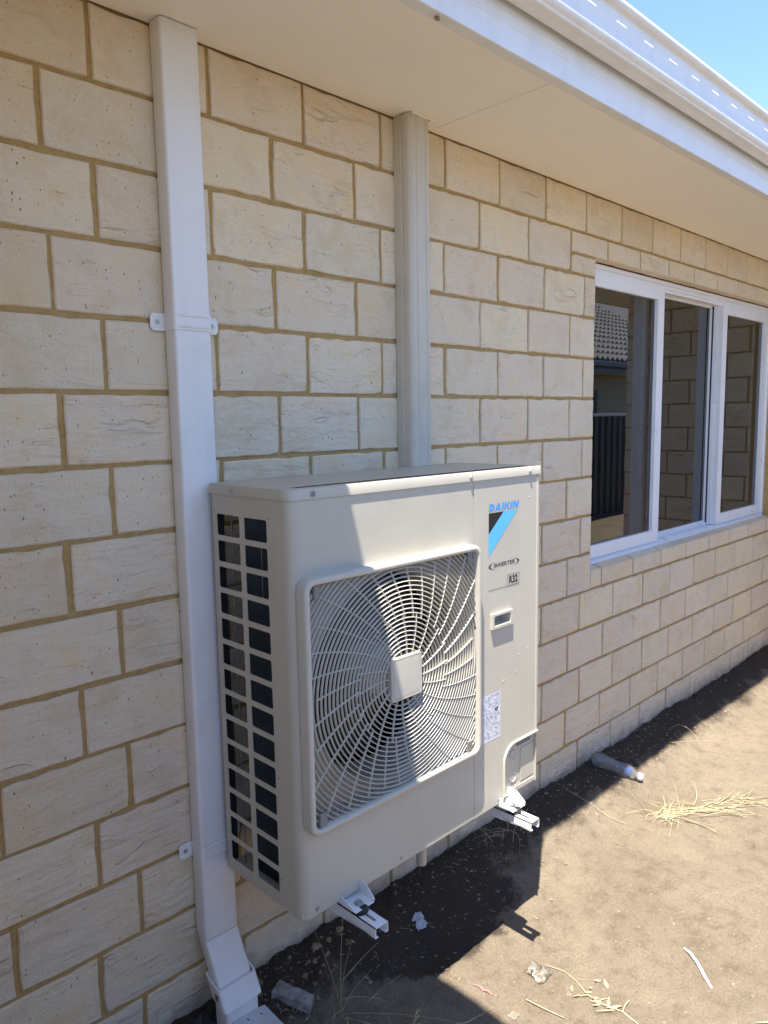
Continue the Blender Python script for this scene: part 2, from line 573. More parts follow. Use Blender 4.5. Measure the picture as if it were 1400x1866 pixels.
    def build(self, name, mat, parent=None, smooth=None, weld=0.0):
        o = ORG.get(parent.name, Vector((0, 0, 0))) if parent else Vector((0, 0, 0))
        me = bpy.data.meshes.new(name)
        me.from_pydata([(p[0] - o.x, p[1] - o.y, p[2] - o.z) for p in self.v], [], self.f)
        import bmesh
        bm = bmesh.new()
        bm.from_mesh(me)
        if weld:
            bmesh.ops.remove_doubles(bm, verts=bm.verts, dist=weld)
        if len(self.f) > 1:
            bmesh.ops.recalc_face_normals(bm, faces=bm.faces)
        if smooth is not None:
            for f in bm.faces:
                f.smooth = True
            for e in bm.edges:
                if len(e.link_faces) != 2 or e.calc_face_angle(9) > radians(smooth):
                    e.smooth = False
        bm.to_mesh(me)
        bm.free()
        me.materials.append(M[mat])
        ob = bpy.data.objects.new(name, me)
        COL.objects.link(ob)
        if parent:
            ob.parent = parent
            ORG[ob.name] = o
        return ob


def tag(o, label=None, cat=None, group=None, kind=None):
    if label: o['label'] = label
    if cat: o['category'] = cat
    if group: o['group'] = group
    if kind: o['kind'] = kind
    return o


def thing(name, loc, label, cat, group=None):
    o = bpy.data.objects.new(name, None)
    o.empty_display_size = 0.1
    COL.objects.link(o)
    o.location = loc
    ORG[o.name] = Vector(loc)
    return tag(o, label, cat, group)


def screw(mb, c, ax, r=0.0045, h=0.0025):
    ax = Vector(ax)
    mb.lathe([(-0.001, r * 1.5), (0.0006, r * 1.5), (0.0007, r), (h, r * 0.9), (h, r * 0.35), (h * 0.6, r * 0.3)], c, ax, 12)


# ------------------------------------------------------------------ ground
def sstep(a, b, x):
    t = max(0, min(1, (x - a) / (b - a)))
    return t * t * (3 - 2 * t)


def gz(x, y):
    d = -y
    z = -0.088 * sstep(0.03, 0.30, d)
    n = noise.noise(Vector((x * 1.3, y * 1.3, 3.1))) * 0.016 + noise.noise(Vector((x * 4.2, y * 4.2, 8.2))) * 0.012
    n += noise.noise(Vector((x * 13, y * 13, 1.2))) * 0.007 + noise.noise(Vector((x * 34, y * 34, 5.2))) * 0.0032
    # loose clods close to the footing
    loose = sstep(0.42, 0.12, d)
    n += loose * (abs(noise.noise(Vector((x * 22, y * 22, 7.7)))) * 0.014 + abs(noise.noise(Vector((x * 55, y * 55, 2.7)))) * 0.007 - 0.004)
    # a small drip hollow under the drain spout
    n -= 0.035 * math.exp(-((x - 0.80) ** 2 + (y + 0.20) ** 2) / 0.006)
    far = sstep(14, 6, math.hypot(x - 2, y + 1))
    return z + n * far


def axis_vals(segs):
    out = []
    for a, b, s in segs:
        n = max(1, round((b - a) / s))
        out += [a + (b - a) * i / n for i in range(n)]
    out.append(segs[-1][1])
    return out


def build_ground():
    X = axis_vals([(-400, -20, 95), (-20, -2, 3), (-2, -0.3, 0.1), (-0.3, 2.6, 0.0125), (2.6, 5.2, 0.025), (5.2, 14, 0.5), (14, 40, 5), (40, 400, 90)])
    Y = axis_vals([(-400, -20, 95), (-20, -4, 2), (-4, -1.5, 0.1), (-1.5, 0.06, 0.0125), (0.06, 0.5, 0.2), (0.5, 20, 5), (20, 400, 95)])
    vs = [(x, y, gz(x, y) if y < 0.1 else -0.02 - 0.2 * sstep(0.1, 0.5, y)) for y in Y for x in X]
    nx = len(X)
    fs = [(j * nx + i, j * nx + i + 1, (j + 1) * nx + i + 1, (j + 1) * nx + i) for j in range(len(Y) - 1) for i in range(nx - 1)]
    me = bpy.data.meshes.new('ground')
    me.from_pydata(vs, [], fs)
    me.polygons.foreach_set('use_smooth', [True] * len(me.polygons))
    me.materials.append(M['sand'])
    o = bpy.data.objects.new('ground', me)
    COL.objects.link(o)
    tag(o, 'dry sandy soil with painted shade in a darker strip against the brick wall', kind='structure')


build_ground()

# ------------------------------------------------------------------ main brick wall
MX, MZ = 0.2898, 0.16481         # brick module
JT = 0.0105                      # joint
ODD = 0.187
ZT = 2.265                       # bed joint no. 0
WX0, WX1 = -0.60, 4.46           # ends of the wall
OX0, OX1, OZ0, OZ1 = 2.112, 4.350, 0.785, 2.178     # window opening
SOF = 2.425

brick_cache = {}


def brick_mesh(w_, h, seed, dep=0.05):
    key = (round(w_, 4), round(h, 4), seed)
    if key in brick_cache:
        return brick_cache[key]
    rr = random.Random(hash(key) & 0xffff)
    nL = max(2, round(w_ / 0.034)); nS = max(2, round(h / 0.034))
    per = []
    for i in range(nL): per.append((w_ * i / nL, 0, 0, 1))
    for i in range(nS): per.append((w_, h * i / nS, -1, 0))
    for i in range(nL): per.append((w_ - w_ * i / nL, h, 0, -1))
    for i in range(nS): per.append((0, h - h * i / nS, 1, 0))
    n = len(per)
    ring0, ring1, ring2 = [], [], []
    for (u, v, du, dv) in per:
        j = rr.gauss(0, 0.00045)
        chip = rr.random() ** 7 * 0.0045
        cu = w_ / 2 - u; cv = h / 2 - v
        su = (1 if cu > 0 else -1); sv = (1 if cv > 0 else -1)
        edge_u = 1 if (u < 1e-6 or u > w_ - 1e-6) else 0
        edge_v = 1 if (v < 1e-6 or v > h - 1e-6) else 0
        ou = u + edge_u * su * (j + chip); ov = v + edge_v * sv * (j + chip)
        e = 0.0022 + rr.random() * 0.0015
        ring0.append((ou + edge_u * su * e, rr.gauss(0, 0.0003), ov + edge_v * sv * e))
        ring1.append((ou, 0.0025 + rr.random() * 0.0008, ov))
        ring2.append((ou, dep, ov))
    vs = ring0 + ring1 + ring2
    fs = [tuple(range(n))]
    for a in (0, n):
        for i in range(n):
            fs.append((a + i, a + n + i, a + n + (i + 1) % n, a + (i + 1) % n))
    me = bpy.data.meshes.new('brick')
    me.from_pydata(vs, [], fs)
    me.materials.append(M['brick'])
    brick_cache[key] = me
    return me


def lay(parent, frame, u0, u1, z0, z1, rr, variants=7):
    """one brick between u0..u1, z0..z1 on a wall; frame(u, d, z) -> matrix"""
    if u1 - u0 < 0.012 or z1 - z0 < 0.012:
        return
    full = abs((u1 - u0) - (MX - JT)) < 1e-6 and abs((z1 - z0) - (MZ - JT)) < 1e-6
    me = brick_mesh(u1 - u0, z1 - z0, rr.randrange(variants) if full else 0)
    o = bpy.data.objects.new('brick', me)
    COL.objects.link(o)
    o.parent = parent
    j = 0.0 if not full else 1.0
    mt = frame(u0 + rr.gauss(0, 0.0012) * j, rr.gauss(0, 0.0008), z0 + rr.gauss(0, 0.0008) * j) @ Matrix.Rotation(rr.gauss(0, 0.0025) * j, 4, 'Y')
    o.matrix_local = Matrix.Translation(-ORG[parent.name]) @ mt


def build_wall():
    W = thing('brick_wall', (1.8, 0.05, 0.0), 'long cream brick house wall with tan mortar behind the heat pump', 'wall')
    rr = random.Random(3)
    fr = lambda u, d, z: Matrix.Translation((u, d, z))
    bonus = {0: .008, 11: .002, 12: .006, 3: -.003, 4: -.003}
    for row in range(-1, 15):
        zt, zb = ZT - row * MZ, ZT - (row + 1) * MZ      # row lies between line row (top) and row+1
        odd = row % 2 == 0
        off = ODD if odd else 0.0
        off += {-1: .008, 10: .014, 11: .006, 6: -.010}.get(row, 0)
        z0, z1 = zb + JT / 2, zt - JT / 2
        if row == -1:
            z1 = SOF - 0.003
        us = []
        m0 = math.floor((WX0 - off) / MX)
        for mm in range(m0, 30):
            a, b = mm * MX + off + JT / 2, (mm + 1) * MX + off - JT / 2
            a, b = max(a, WX0), min(b, WX1)
            if b - a < 0.015:
                continue
            hit = z1 > OZ0 + 0.02 and z0 < OZ1 - 0.01 and b > OX0 and a < OX1
            if row == 0 and a > 1.90:
                # half-high lintel course over the opening, cut course at its ends
                zm = 2.181
                if b > OX0:
                    if a < OX0:
                        lay(W, fr, a, OX0, z0, zm - JT * 0.8, rr)
                    if b > OX1 and a < WX1:
                        lay(W, fr, max(a, OX1), b, z0, zm - JT * 0.8, rr)
                continue
            if not hit:
                lay(W, fr, a, b, z0, z1, rr)
                continue
            if a < OX0:
                lay(W, fr, a, OX0 - 0.0, z0, z1, rr)
            if b > OX1:
                lay(W, fr, max(a, OX1), b, z0, z1, rr)
    # lintel half bricks
    for i in range(10):
        a = 1.9283 + i * 0.2878 + JT / 2
        b = min(a + 0.2878 - JT, WX1)
        if b > a:
            lay(W, fr, a, b, 2.183, ZT - JT / 2, rr)
    # mortar bed: recessed backing with the opening left out
    mb = MB()
    mb.plate([WX0, OX0 + .004, OX1 - .004, WX1], [-0.35, OZ0 + .003, 2.190, SOF + 0.06], {(1, 1)}, lambda u, v, d: (u, 0.0060 + d, v), 0.085)
    tag(mb.build('mortar', 'mortar', W), 'tan recessed mortar joints')
    # sloping sill bricks, laid as stretchers on the flat
    for i in range(-1, 9):
        a = 2.205 + (i - 0) * 0.2917 + JT / 2
        b = a + 0.2917 - JT
        a, b = max(a, OX0 + 0.002), min(b, OX1 - 0.002)
        if b - a < 0.02:
            continue
        mb = MB()
        zf, zk = 0.866, 0.884
        o = rr.gauss(0, 0.0006)
        e = 0.003
        P = [(a, -0.001 + o, 0.790), (a, -0.002 + o, zf - e), (a, 0.002 + o, zf), (a, 0.075, zk), (a, 0.075, 0.79)]
        mb.prism(P, (b - a, 0, 0))
        mb.build('sill_brick', 'brick', W)
    mb = MB()
    mb.prism([(OX0, 0.0045, 0.7865), (OX0, 0.0045, 0.862), (OX0, 0.074, 0.880), (OX0, 0.074, 0.7865)], (OX1 - OX0, 0, 0))
    mb.build('sill_mortar', 'mortar', W)
    # jamb returns of the opening: brick ends with their own joints
    for k_ in range(8):
        zt, zb = ZT - k_ * MZ, ZT - (k_ + 1) * MZ
        for xx, nm in ((OX1, 1), (OX0, -1)):
            mb = MB()
            z1 = min(zt - JT / 2, OZ1); z0 = zb + JT / 2
            if xx == OX1:
                mb.box((OX1 - 0.0005, 0.053, z0), (OX1 + 0.05, 0.088, z1), 0.002)
            else:
                mb.box((OX0 - 0.05, 0.053, z0), (OX0 + 0.0005, 0.088, z1), 0.002)
            mb.build('jamb_brick', 'brick', W)
    return W


build_wall()

# room behind the window, so that the glass looks into a dim interior
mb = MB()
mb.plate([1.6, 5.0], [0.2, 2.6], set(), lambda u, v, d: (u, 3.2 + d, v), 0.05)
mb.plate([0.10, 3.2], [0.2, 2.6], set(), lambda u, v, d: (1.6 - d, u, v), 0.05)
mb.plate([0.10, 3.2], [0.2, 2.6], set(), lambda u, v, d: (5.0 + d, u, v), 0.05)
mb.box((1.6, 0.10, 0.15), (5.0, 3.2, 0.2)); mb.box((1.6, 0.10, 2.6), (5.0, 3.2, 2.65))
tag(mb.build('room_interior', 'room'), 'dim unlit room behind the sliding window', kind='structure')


# ------------------------------------------------------------------ window
def build_window():
    T = thing('sliding_window', (3.23, 0.07, 0.87), 'white aluminium three pane sliding window reflecting a brick wall and neighbouring roof', 'window')
    x0, x1, z0, z1 = OX0 + 0.004, OX1 - 0.004, 0.868, 2.1785
    yo = 0.050
    mb = MB()
    # head with two little steps, jambs, sloping sill
    for (dz, y) in ((0.0, yo), (0.016, yo + 0.012), (0.030, yo + 0.02)):
        mb.box((x0, y, z1 - dz - 0.017), (x1, yo + 0.10, z1 - dz), 0.0015)
    mb.prism([(x0, yo - 0.004, z0 + 0.004), (x0, yo - 0.004, z0 + 0.010), (x0, yo + 0.022, z0 + 0.026), (x0, yo + 0.10, z0 + 0.026), (x0, yo + 0.10, z0 + 0.004)], (x1 - x0, 0, 0))
    mb.box((x0, yo + 0.001, z0 + 0.02), (x0 + 0.022, yo + 0.10, z1 - 0.045), 0.001)
    mb.box((x1 - 0.022, yo + 0.001, z0 + 0.02), (x1, yo + 0.10, z1 - 0.045), 0.001)
    mb.box((x0, yo + 0.06, z0 + 0.027), (x1, yo + 0.064, z0 + 0.038))
    mb.build('window_frame', 'frame', T, 30)

    def sash(xa, xb, y, w_, za, zb, rail, name, stile_l=None, t=0.032):
        sl_ = stile_l or w_
        f = MB()
        # mitred rails and stiles
        f.prism([(xa, y, za), (xb, y, za), (xb - w_, y, za + rail), (xa + sl_, y, za + rail)], (0, t, 0))
        f.prism([(xa, y, zb), (xa + sl_, y, zb - rail), (xb - w_, y, zb - rail), (xb, y, zb)], (0, t, 0))
        f.prism([(xa, y - .0006, za), (xa + sl_, y - .0006, za + rail), (xa + sl_, y - .0006, zb - rail), (xa, y - .0006, zb)], (0, t, 0))
        f.prism([(xb, y - .0006, za), (xb, y - .0006, zb), (xb - w_, y - .0006, zb - rail), (xb - w_, y - .0006, za + rail)], (0, t, 0))
        s = f.build(name, 'frame', T)
        gb = MB()
        gb.box((xa + sl_ + .002, y - .0016, za + rail - .003), (xb - w_ - .002, y + .004, za + rail + .0005))
        g = MB()
        yy = y + 0.017
        g.add([(xa + sl_ - .006, yy, za + rail - .006), (xb - w_ + .006, yy, za + rail - .006), (xb - w_ + .006, yy, zb - rail + .006), (xa + sl_ - .006, yy, zb - rail + .006)], [(0, 1, 2, 3)])
        g.build('pane', 'glass', s)
        return s
    za, zb = z0 + 0.029, z1 - 0.033
    sash(x0 + 0.01, 2.872, yo + 0.008, 0.066, za, zb, 0.058, 'sliding_sash')
    sash(3.604, x1 - 0.016, yo + 0.008, 0.066, za, zb, 0.058, 'sliding_sash', 0.062)
    # the fixed middle light sits further in
    f = MB()
    yy = yo + 0.066
    f.box((2.80, yy, za + .005), (2.83, yy + .022, zb)); f.box((3.590, yy, za + .005), (3.622, yy + .022, zb))
    f.box((2.83, yy, za + .005), (3.59, yy + .022, za + 0.022)); f.box((2.83, yy, zb - .024), (3.59, yy + .022, zb))
    s = f.build('fixed_light', 'frame', T)
    g = MB()
    g.add([(2.825, yy + .011, za + .015), (3.598, yy + .011, za + .015), (3.598, yy + .011, zb - .01), (2.825, yy + .011, zb - .01)], [(0, 1, 2, 3)])
    g.build('pane', 'glass', s)
    g = MB()
    g.box((3.5985, yo + .0405, za), (3.612, yo + .0655, zb))
    g.build('interlock', 'frame', T)
    g = MB()
    g.box((3.594, yo + .058, za + .01), (3.598, yo + .0655, zb - .01))
    g.build('weather_seal', 'black', T)
    g = MB()
    g.box((2.90, yo + .082, 2.075), (2.915, yo + .086, 2.09), .002)
    g.build('glass_tab', 'frame', T)
    return T


build_window()

# ------------------------------------------------------------------ eave of the main wall
GPROF = [(-0.492, 2.700), (-0.492, 2.523), (-0.5365, 2.5215), (-0.5395, 2.5245), (-0.5400, 2.5290), (-0.5435, 2.5312), (-0.5480, 2.5345), (-0.5510, 2.5420),
         (-0.5505, 2.5520), (-0.5470, 2.5640), (-0.5450, 2.5760), (-0.5455, 2.5850)]
GTOP = [(-0.5460, 2.6240), (-0.5480, 2.6275), (-0.5550, 2.6290), (-0.5610, 2.6320), (-0.5640, 2.6370), (-0.5645, 2.6425), (-0.5620, 2.6490), (-0.5575, 2.6535), (-0.5520, 2.6545), (-0.5480, 2.6510), (-0.5480, 2.6420)]


def gutter_run(mb, x0, x1, slots, f=lambda x, y, z: (x, y, z)):
    for prof in (GPROF, GTOP):
        vs = [f(x, y, z) for x in (x0, x1) for (y, z) in prof]
        n = len(prof)
        mb.add(vs, [(i, i + 1, n + i + 1, n + i) for i in range(n - 1)])
    us = [x0]
    holes = set()
    for a in slots:
        holes.add((len(us), 1))
        us += [a, a + 0.056]
    us.append(x1)
    mb.plate(us, [2.5850, 2.5985, 2.6028, 2.6240], holes, lambda u, v, d: f(u, -0.5455 - 0.0005 * (v - 2.585) / 0.039 + d, v), 0.0012, 0.0020, 3)


def build_eave():
    E = thing('house_eave', (2.2, -0.3, SOF), 'cream soffit with white fascia and slotted gutter above the heat pump wall', 'eave')
    # soffit boards butted with fine open joints
    js = [-0.598, 1.0855, 3.190, 5.3]
    for a, b in zip(js, js[1:]):
        mb = MB()
        mb.box((a + 0.0012, -0.4445, SOF), (b - 0.0012, -0.0005, SOF + 0.006), 0.0008)
        mb.build('soffit_board', 'soffit', E)
    mb = MB()
    mb.box((-0.598, -0.44, SOF + 0.0075), (5.3, 0.05, SOF + 0.012))
    mb.build('joint_backing', 'lead', E)
    mb = MB()
    # fascia: return lip under the soffit edge and a vertical face with fine pressed lines
    P = [(-0.447, 2.4245), (-0.4760, 2.4225), (-0.4790, 2.4240), (-0.4792, 2.478), (-0.4806, 2.4795), (-0.4806, 2.4855), (-0.4792, 2.487), (-0.4792, 2.501), (-0.4802, 2.502), (-0.4802, 2.5065), (-0.4790, 2.508), (-0.4785, 2.66), (-0.470, 2.66), (-0.470, 2.432), (-0.447, 2.432)]
    mb.prism([(-0.9, y, z) for y, z in P], (5.5, 0, 0))
    mb.build('fascia', 'fascia', E, 25)
    mb = MB()
    sl = [1.086 + 0.1608 * i for i in range(-5, 20)]
    gutter_run(mb, 0.0, 4.55, sl)
    tag(mb.build('gutter', 'gutter', E, 50), 'off white gutter with a row of overflow slots')
    # roof behind it, pitched tiles
    mb = MB()
    mb.prism([(-1.5, -0.497, 2.715), (-1.5, 4.0, 4.80), (-1.5, 4.0, 4.74), (-1.5, -0.480, 2.665)], (9.5, 0, 0))
    mb.build('roof', 'tile', E)
    return E


build_eave()


def build_left_wing():
    """short wing of the house just left of the frame; its gutter shades the left of the unit"""
    E = thing('wing_eave', (-1.2, -0.9, SOF), 'eave of the house wing beside the camera that shades the left of the unit', 'eave')
    mb = MB()
    mb.box((-6.0, -1.37, SOF), (-0.06, -0.4495, SOF + 0.02))
    mb.build('soffit_board', 'soffit', E)
    mb = MB()
    mb.box((-0.058, -1.39, 2.4225), (-0.0225, -0.545, 2.655)); mb.box((-6.0, -1.39, 2.4225), (-0.0585, -1.372, 2.655))
    mb.build('fascia', 'fascia', E)
    mb = MB()
    # same gutter section running out along -y; its lip lands on x = 0.051
    sh = 0.051 - 0.5645
    gutter_run(mb, -1.45, -0.50, [-1.4 + 0.1608 * i for i in range(5)], lambda x, y, z: (-y + sh, x, z))
    gutter_run(mb, -6.0, 0.04, [-5.9 + 0.1608 * i for i in range(36)], lambda x, y, z: (x, y - 0.91, z))
    mb.build('gutter', 'gutter', E, 50)
    mb = MB()
    mb.add([(0.0, -1.41, 2.675), (-6, -1.41, 2.675), (-6, 0.5, 3.55), (-0.9, 0.5, 3.55), (0.0, -0.46, 2.72)], [(0, 1, 2, 3), (0, 3, 4)])
    mb.build('roof', 'tile', E)
    Wl = thing('wing_wall', (-1.2, -0.9, 0.0), 'cream brick wall of the house wing left of the camera view', 'wall')
    mb = MB()
    mb.box((-6.0, -0.894, -0.3), (-0.606, -0.001, SOF))
    mb.build('mortar', 'mortar', Wl)
    rr = random.Random(17)
    fr = lambda u, d, z: Matrix.Translation((u, -0.90 + d, z))
    fe = lambda u, d, z: Matrix.Translation((-0.600 - d, u, z)) @ Matrix.Rotation(pi / 2, 4, 'Z')
    for row in range(-1, 15):
        zt, zb = ZT - row * MZ, ZT - (row + 1) * MZ
        z0, z1 = zb + JT / 2, (zt - JT / 2 if row > -1 else SOF - 0.003)
        b = -0.600
        wd = 0.085 if row % 2 else MX - JT
        for q in range(6):
            lay(Wl, fr, b - wd, b, z0, z1, rr)
            b -= wd + JT
            wd = MX - JT
        a = -0.845
        while a < -0.02:
            b = min(a + MX - JT, -0.004)
            lay(Wl, fe, a, b, z0, z1, rr)
            a += MX


build_left_wing()

mb = MB()
mb.lathe([(0, .001), (.0008, .0065), (.004, .0055), (.0065, .002)], (0.604, -0.4605, 2.4232), (0.2, 0.1, -1), 9)
mb.lathe([(0, .001), (.0008, .0045), (.003, .0035), (.0045, .001)], (0.612, -0.457, 2.4232), (0.2, 0.1, -1), 8)
tag(mb.build('mud_dab', 'leaf', None, 60), 'small brown lump of insect mud stuck under the white fascia lip', 'mud lump')


def build_right_wing():
    """short return of the house at the far end: seen in the window glass"""
    W = thing('brick_return_wall', (4.5, -0.43, 0.0), 'brick return wall mirrored in the right window panes', 'wall')
    rr = random.Random(9)
    fr = lambda u, d, z: Matrix.Translation((WX1 + d, u, z)) @ Matrix.Rotation(-pi / 2, 4, 'Z')
    # u runs along y from -0.85 (corner) to 0; the brick's own +x is turned to -y
    for row in range(-1, 15):
        zt, zb = ZT - row * MZ, ZT - (row + 1) * MZ
        z0, z1 = zb + JT / 2, (zt - JT / 2 if row > -1 else SOF - 0.003)
        a = -0.930 - (0.0 if row % 2 else 0.145) + JT / 2
        while a < -0.01:
            b = min(a + MX - JT, -0.004)
            aa = max(a, -0.930)
            if b - aa > 0.015:
                me = brick_mesh(b - aa, z1 - z0, 0)
                o = bpy.data.objects.new('brick', me)
                COL.objects.link(o)
                o.parent = W
                o.matrix_local = Matrix.Translation(-ORG[W.name]) @ fr(b, 0, z0)
            a += MX
    mb = MB()
    mb.box((WX1 + 0.0045, -0.926, -0.35), (WX1 + 0.11, -0.001, SOF))
    mb.box((WX1 + 0.11, -0.930, -0.35), (9.5, -0.75, SOF))
    mb.build('mortar', 'mortar', W)
    D = thing('downpipe', (WX1 - 0.03, -0.74, -0.1), 'white downpipe on the return wall, mirrored in the left window pane', 'downpipe', 'white downpipes on the brick walls')
    mb = MB()
    mb.box((WX1 - 0.054, -0.855, -0.1), (WX1 - 0.004, -0.755, SOF - 0.001), .006)
    mb.build('pipe', 'downpipe', D)
    mb = MB()
    mb.box((WX1 - 0.056, -0.857, 1.75), (WX1 - 0.003, -0.753, 1.79), .006)
    mb.box((WX1 - 0.0065, -0.885, 1.75), (WX1 - 0.0035, -0.725, 1.79), .001)
    mb.build('clip', 'downpipe', D)
    E = thing('return_eave', (5.5, -1.0, SOF), 'eave of the brick return wall at the far end of the house', 'eave')
    mb = MB()
    mb.box((3.96, -1.31, SOF + .001), (9.5, -0.4465, SOF + 0.007))
    mb.build('soffit_board', 'soffit', E)
    mb = MB()
    mb.box((3.935, -1.335, 2.4235), (9.5, -1.311, 2.655)); mb.box((3.935, -1.3105, 2.4235), (3.959, -0.483, 2.655))
    mb.build('fascia', 'fascia', E)
    mb = MB()
    gutter_run(mb, 3.87, 9.5, [3.95 + .1608 * i for i in range(30)], lambda x, y, z: (x, y - 0.843, z))
    gutter_run(mb, -1.39, -0.50, [-1.3 + .1608 * i for i in range(4)], lambda x, y, z: (y + 3.935 + 0.478, x, z))
    mb.build('gutter', 'gutter', E, 50)
    mb = MB()
    mb.add([(3.90, -1.36, 2.675), (9.5, -1.36, 2.675), (9.5, 0.5, 3.42), (5.9, 0.5, 3.42), (3.90, -0.5, 2.70)], [(0, 1, 2, 3), (0, 3, 4)])
    mb.build('roof', 'tile', E)


build_right_wing()


# ------------------------------------------------------------------ neighbour beyond the yard (seen in the glass)
def build_neighbour():
    F = thing('steel_fence', (7.0, -4.4, 0), 'charcoal corrugated steel boundary fence with pale capping', 'fence')
    y = -4.4
    for i in range(-4, 8):
        xa, xb = i * 2.37 - 0.5, (i + 1) * 2.37 - 0.5
        mb = MB()
        line = []
        n = 12
        for k_ in range(n):
            s = xa + (xb - xa) * k_ / n
            st = (xb - xa) / n
            line += [(s, y, -.2), (s + st * .35, y, -.2), (s + st * .5, y + .03, -.2), (s + st * .85, y + .03, -.2)]
        line.append((xb, y, -.2))
        mb.strip(line, (0, 0, 1.72))
        mb.build('fence_sheet', 'fence', F)
        mb = MB()
        mb.box((xb - .03, y - .02, -.2), (xb + .03, y + .045, 1.55), .004)
        mb.build('post', 'fence', F)
        mb = MB()
        mb.box((xa + .031, y - .025, 1.52), (xb - .031, y + .05, 1.565), .004)
        mb.build('cap_rail', 'pale_steel', F)
    H = thing('neighbour_house', (11, -8, 0), 'neighbouring house with pale wavy roof tiles and slate gutter beyond the fence', 'house')
    mb = MB()
    mb.box((3.0, -14, -.3), (24, -6.6, 2.42))
    mb.build('wall', 'render', H)
    mb = MB()
    mb.box((2.5, -14.5, 2.4205), (24.5, -6.0, 2.44))
    mb.build('soffit', 'soffit', H)
    mb = MB()
    mb.box((2.5, -6.0, 2.40), (24.5, -5.97, 2.60), .005)
    mb.build('fascia', 'grey_gutter', H)
    mb = MB()
    mb.box((2.5, -5.968, 2.50), (24.5, -5.86, 2.62), .02)
    mb.build('gutter', 'grey_gutter', H)
    mb = MB()
    # tile courses with real overlaps; each course a wavy sheet
    for c in range(24):
        ya, yb = -5.93 - c * 0.33, -5.93 - (c + 1) * 0.33 - 0.05
        za, zb = 2.64 + c * 0.33 * 0.52, 2.64 + (c + 1) * 0.33 * 0.52 + 0.015
        xs = [5 + i * 0.0375 for i in range(int(15 / 0.0375))]
        top = [(x, ya, za + 0.050 + 0.030 * sin(x * 2 * pi / 0.20 + (c % 2) * 0.0)) for x in xs]
        low = [(x, ya, za - 0.004 + 0.030 * sin(x * 2 * pi / 0.20)) for x in xs]
        bak = [(x, yb, zb + 0.030 * sin(x * 2 * pi / 0.20)) for x in xs]
        n = len(xs)
        mb.add(low + top + bak, [(i, i + 1, n + i + 1, n + i) for i in range(n - 1)] + [(n + i, n + i + 1, 2 * n + i + 1, 2 * n + i) for i in range(n - 1)])
    tag(mb.build('roof_tiles', 'tile', H), kind='stuff')
    mb = MB()
    mb.add([(2.5, -5.95, 2.60), (24.5, -5.95, 2.60), (24.5, -13.8, 6.68), (2.5, -13.8, 6.68)], [(0, 1, 2, 3)])
    mb.build('roof', 'tile', H)
    for xx in (9.0, 12.5):
        f = MB()
        f.plate([xx, xx + .06, xx + 1.5, xx + 1.56], [0.9, 0.96, 2.04, 2.1], {(1, 1)}, lambda u, v, d: (u, -6.59 - d, v), .04)
        wf = f.build('window', 'grey_gutter', H)
        g = MB()
        g.add([(xx + .05, -6.597, .95), (xx + 1.51, -6.597, .95), (xx + 1.51, -6.597, 2.05), (xx + .05, -6.597, 2.05)], [(0, 1, 2, 3)])
        g.build('pane', 'ink', wf)


build_neighbour()


# ------------------------------------------------------------------ downpipe
def rrect(x0, x1, y0, y1, r, seg=3):
    out = []
    for (cx, cy, a0) in ((x1 - r, y0 + r, -pi / 2), (x1 - r, y1 - r, 0), (x0 + r, y1 - r, pi / 2), (x0 + r, y0 + r, pi)):
        for k_ in range(seg + 1):
            a = a0 + pi / 2 * k_ / seg
            out.append((cx + r * cos(a), cy + r * sin(a)))
    return out


PX0, PX1, PY0, PY1 = 0.147, 0.243, -0.053, -0.003


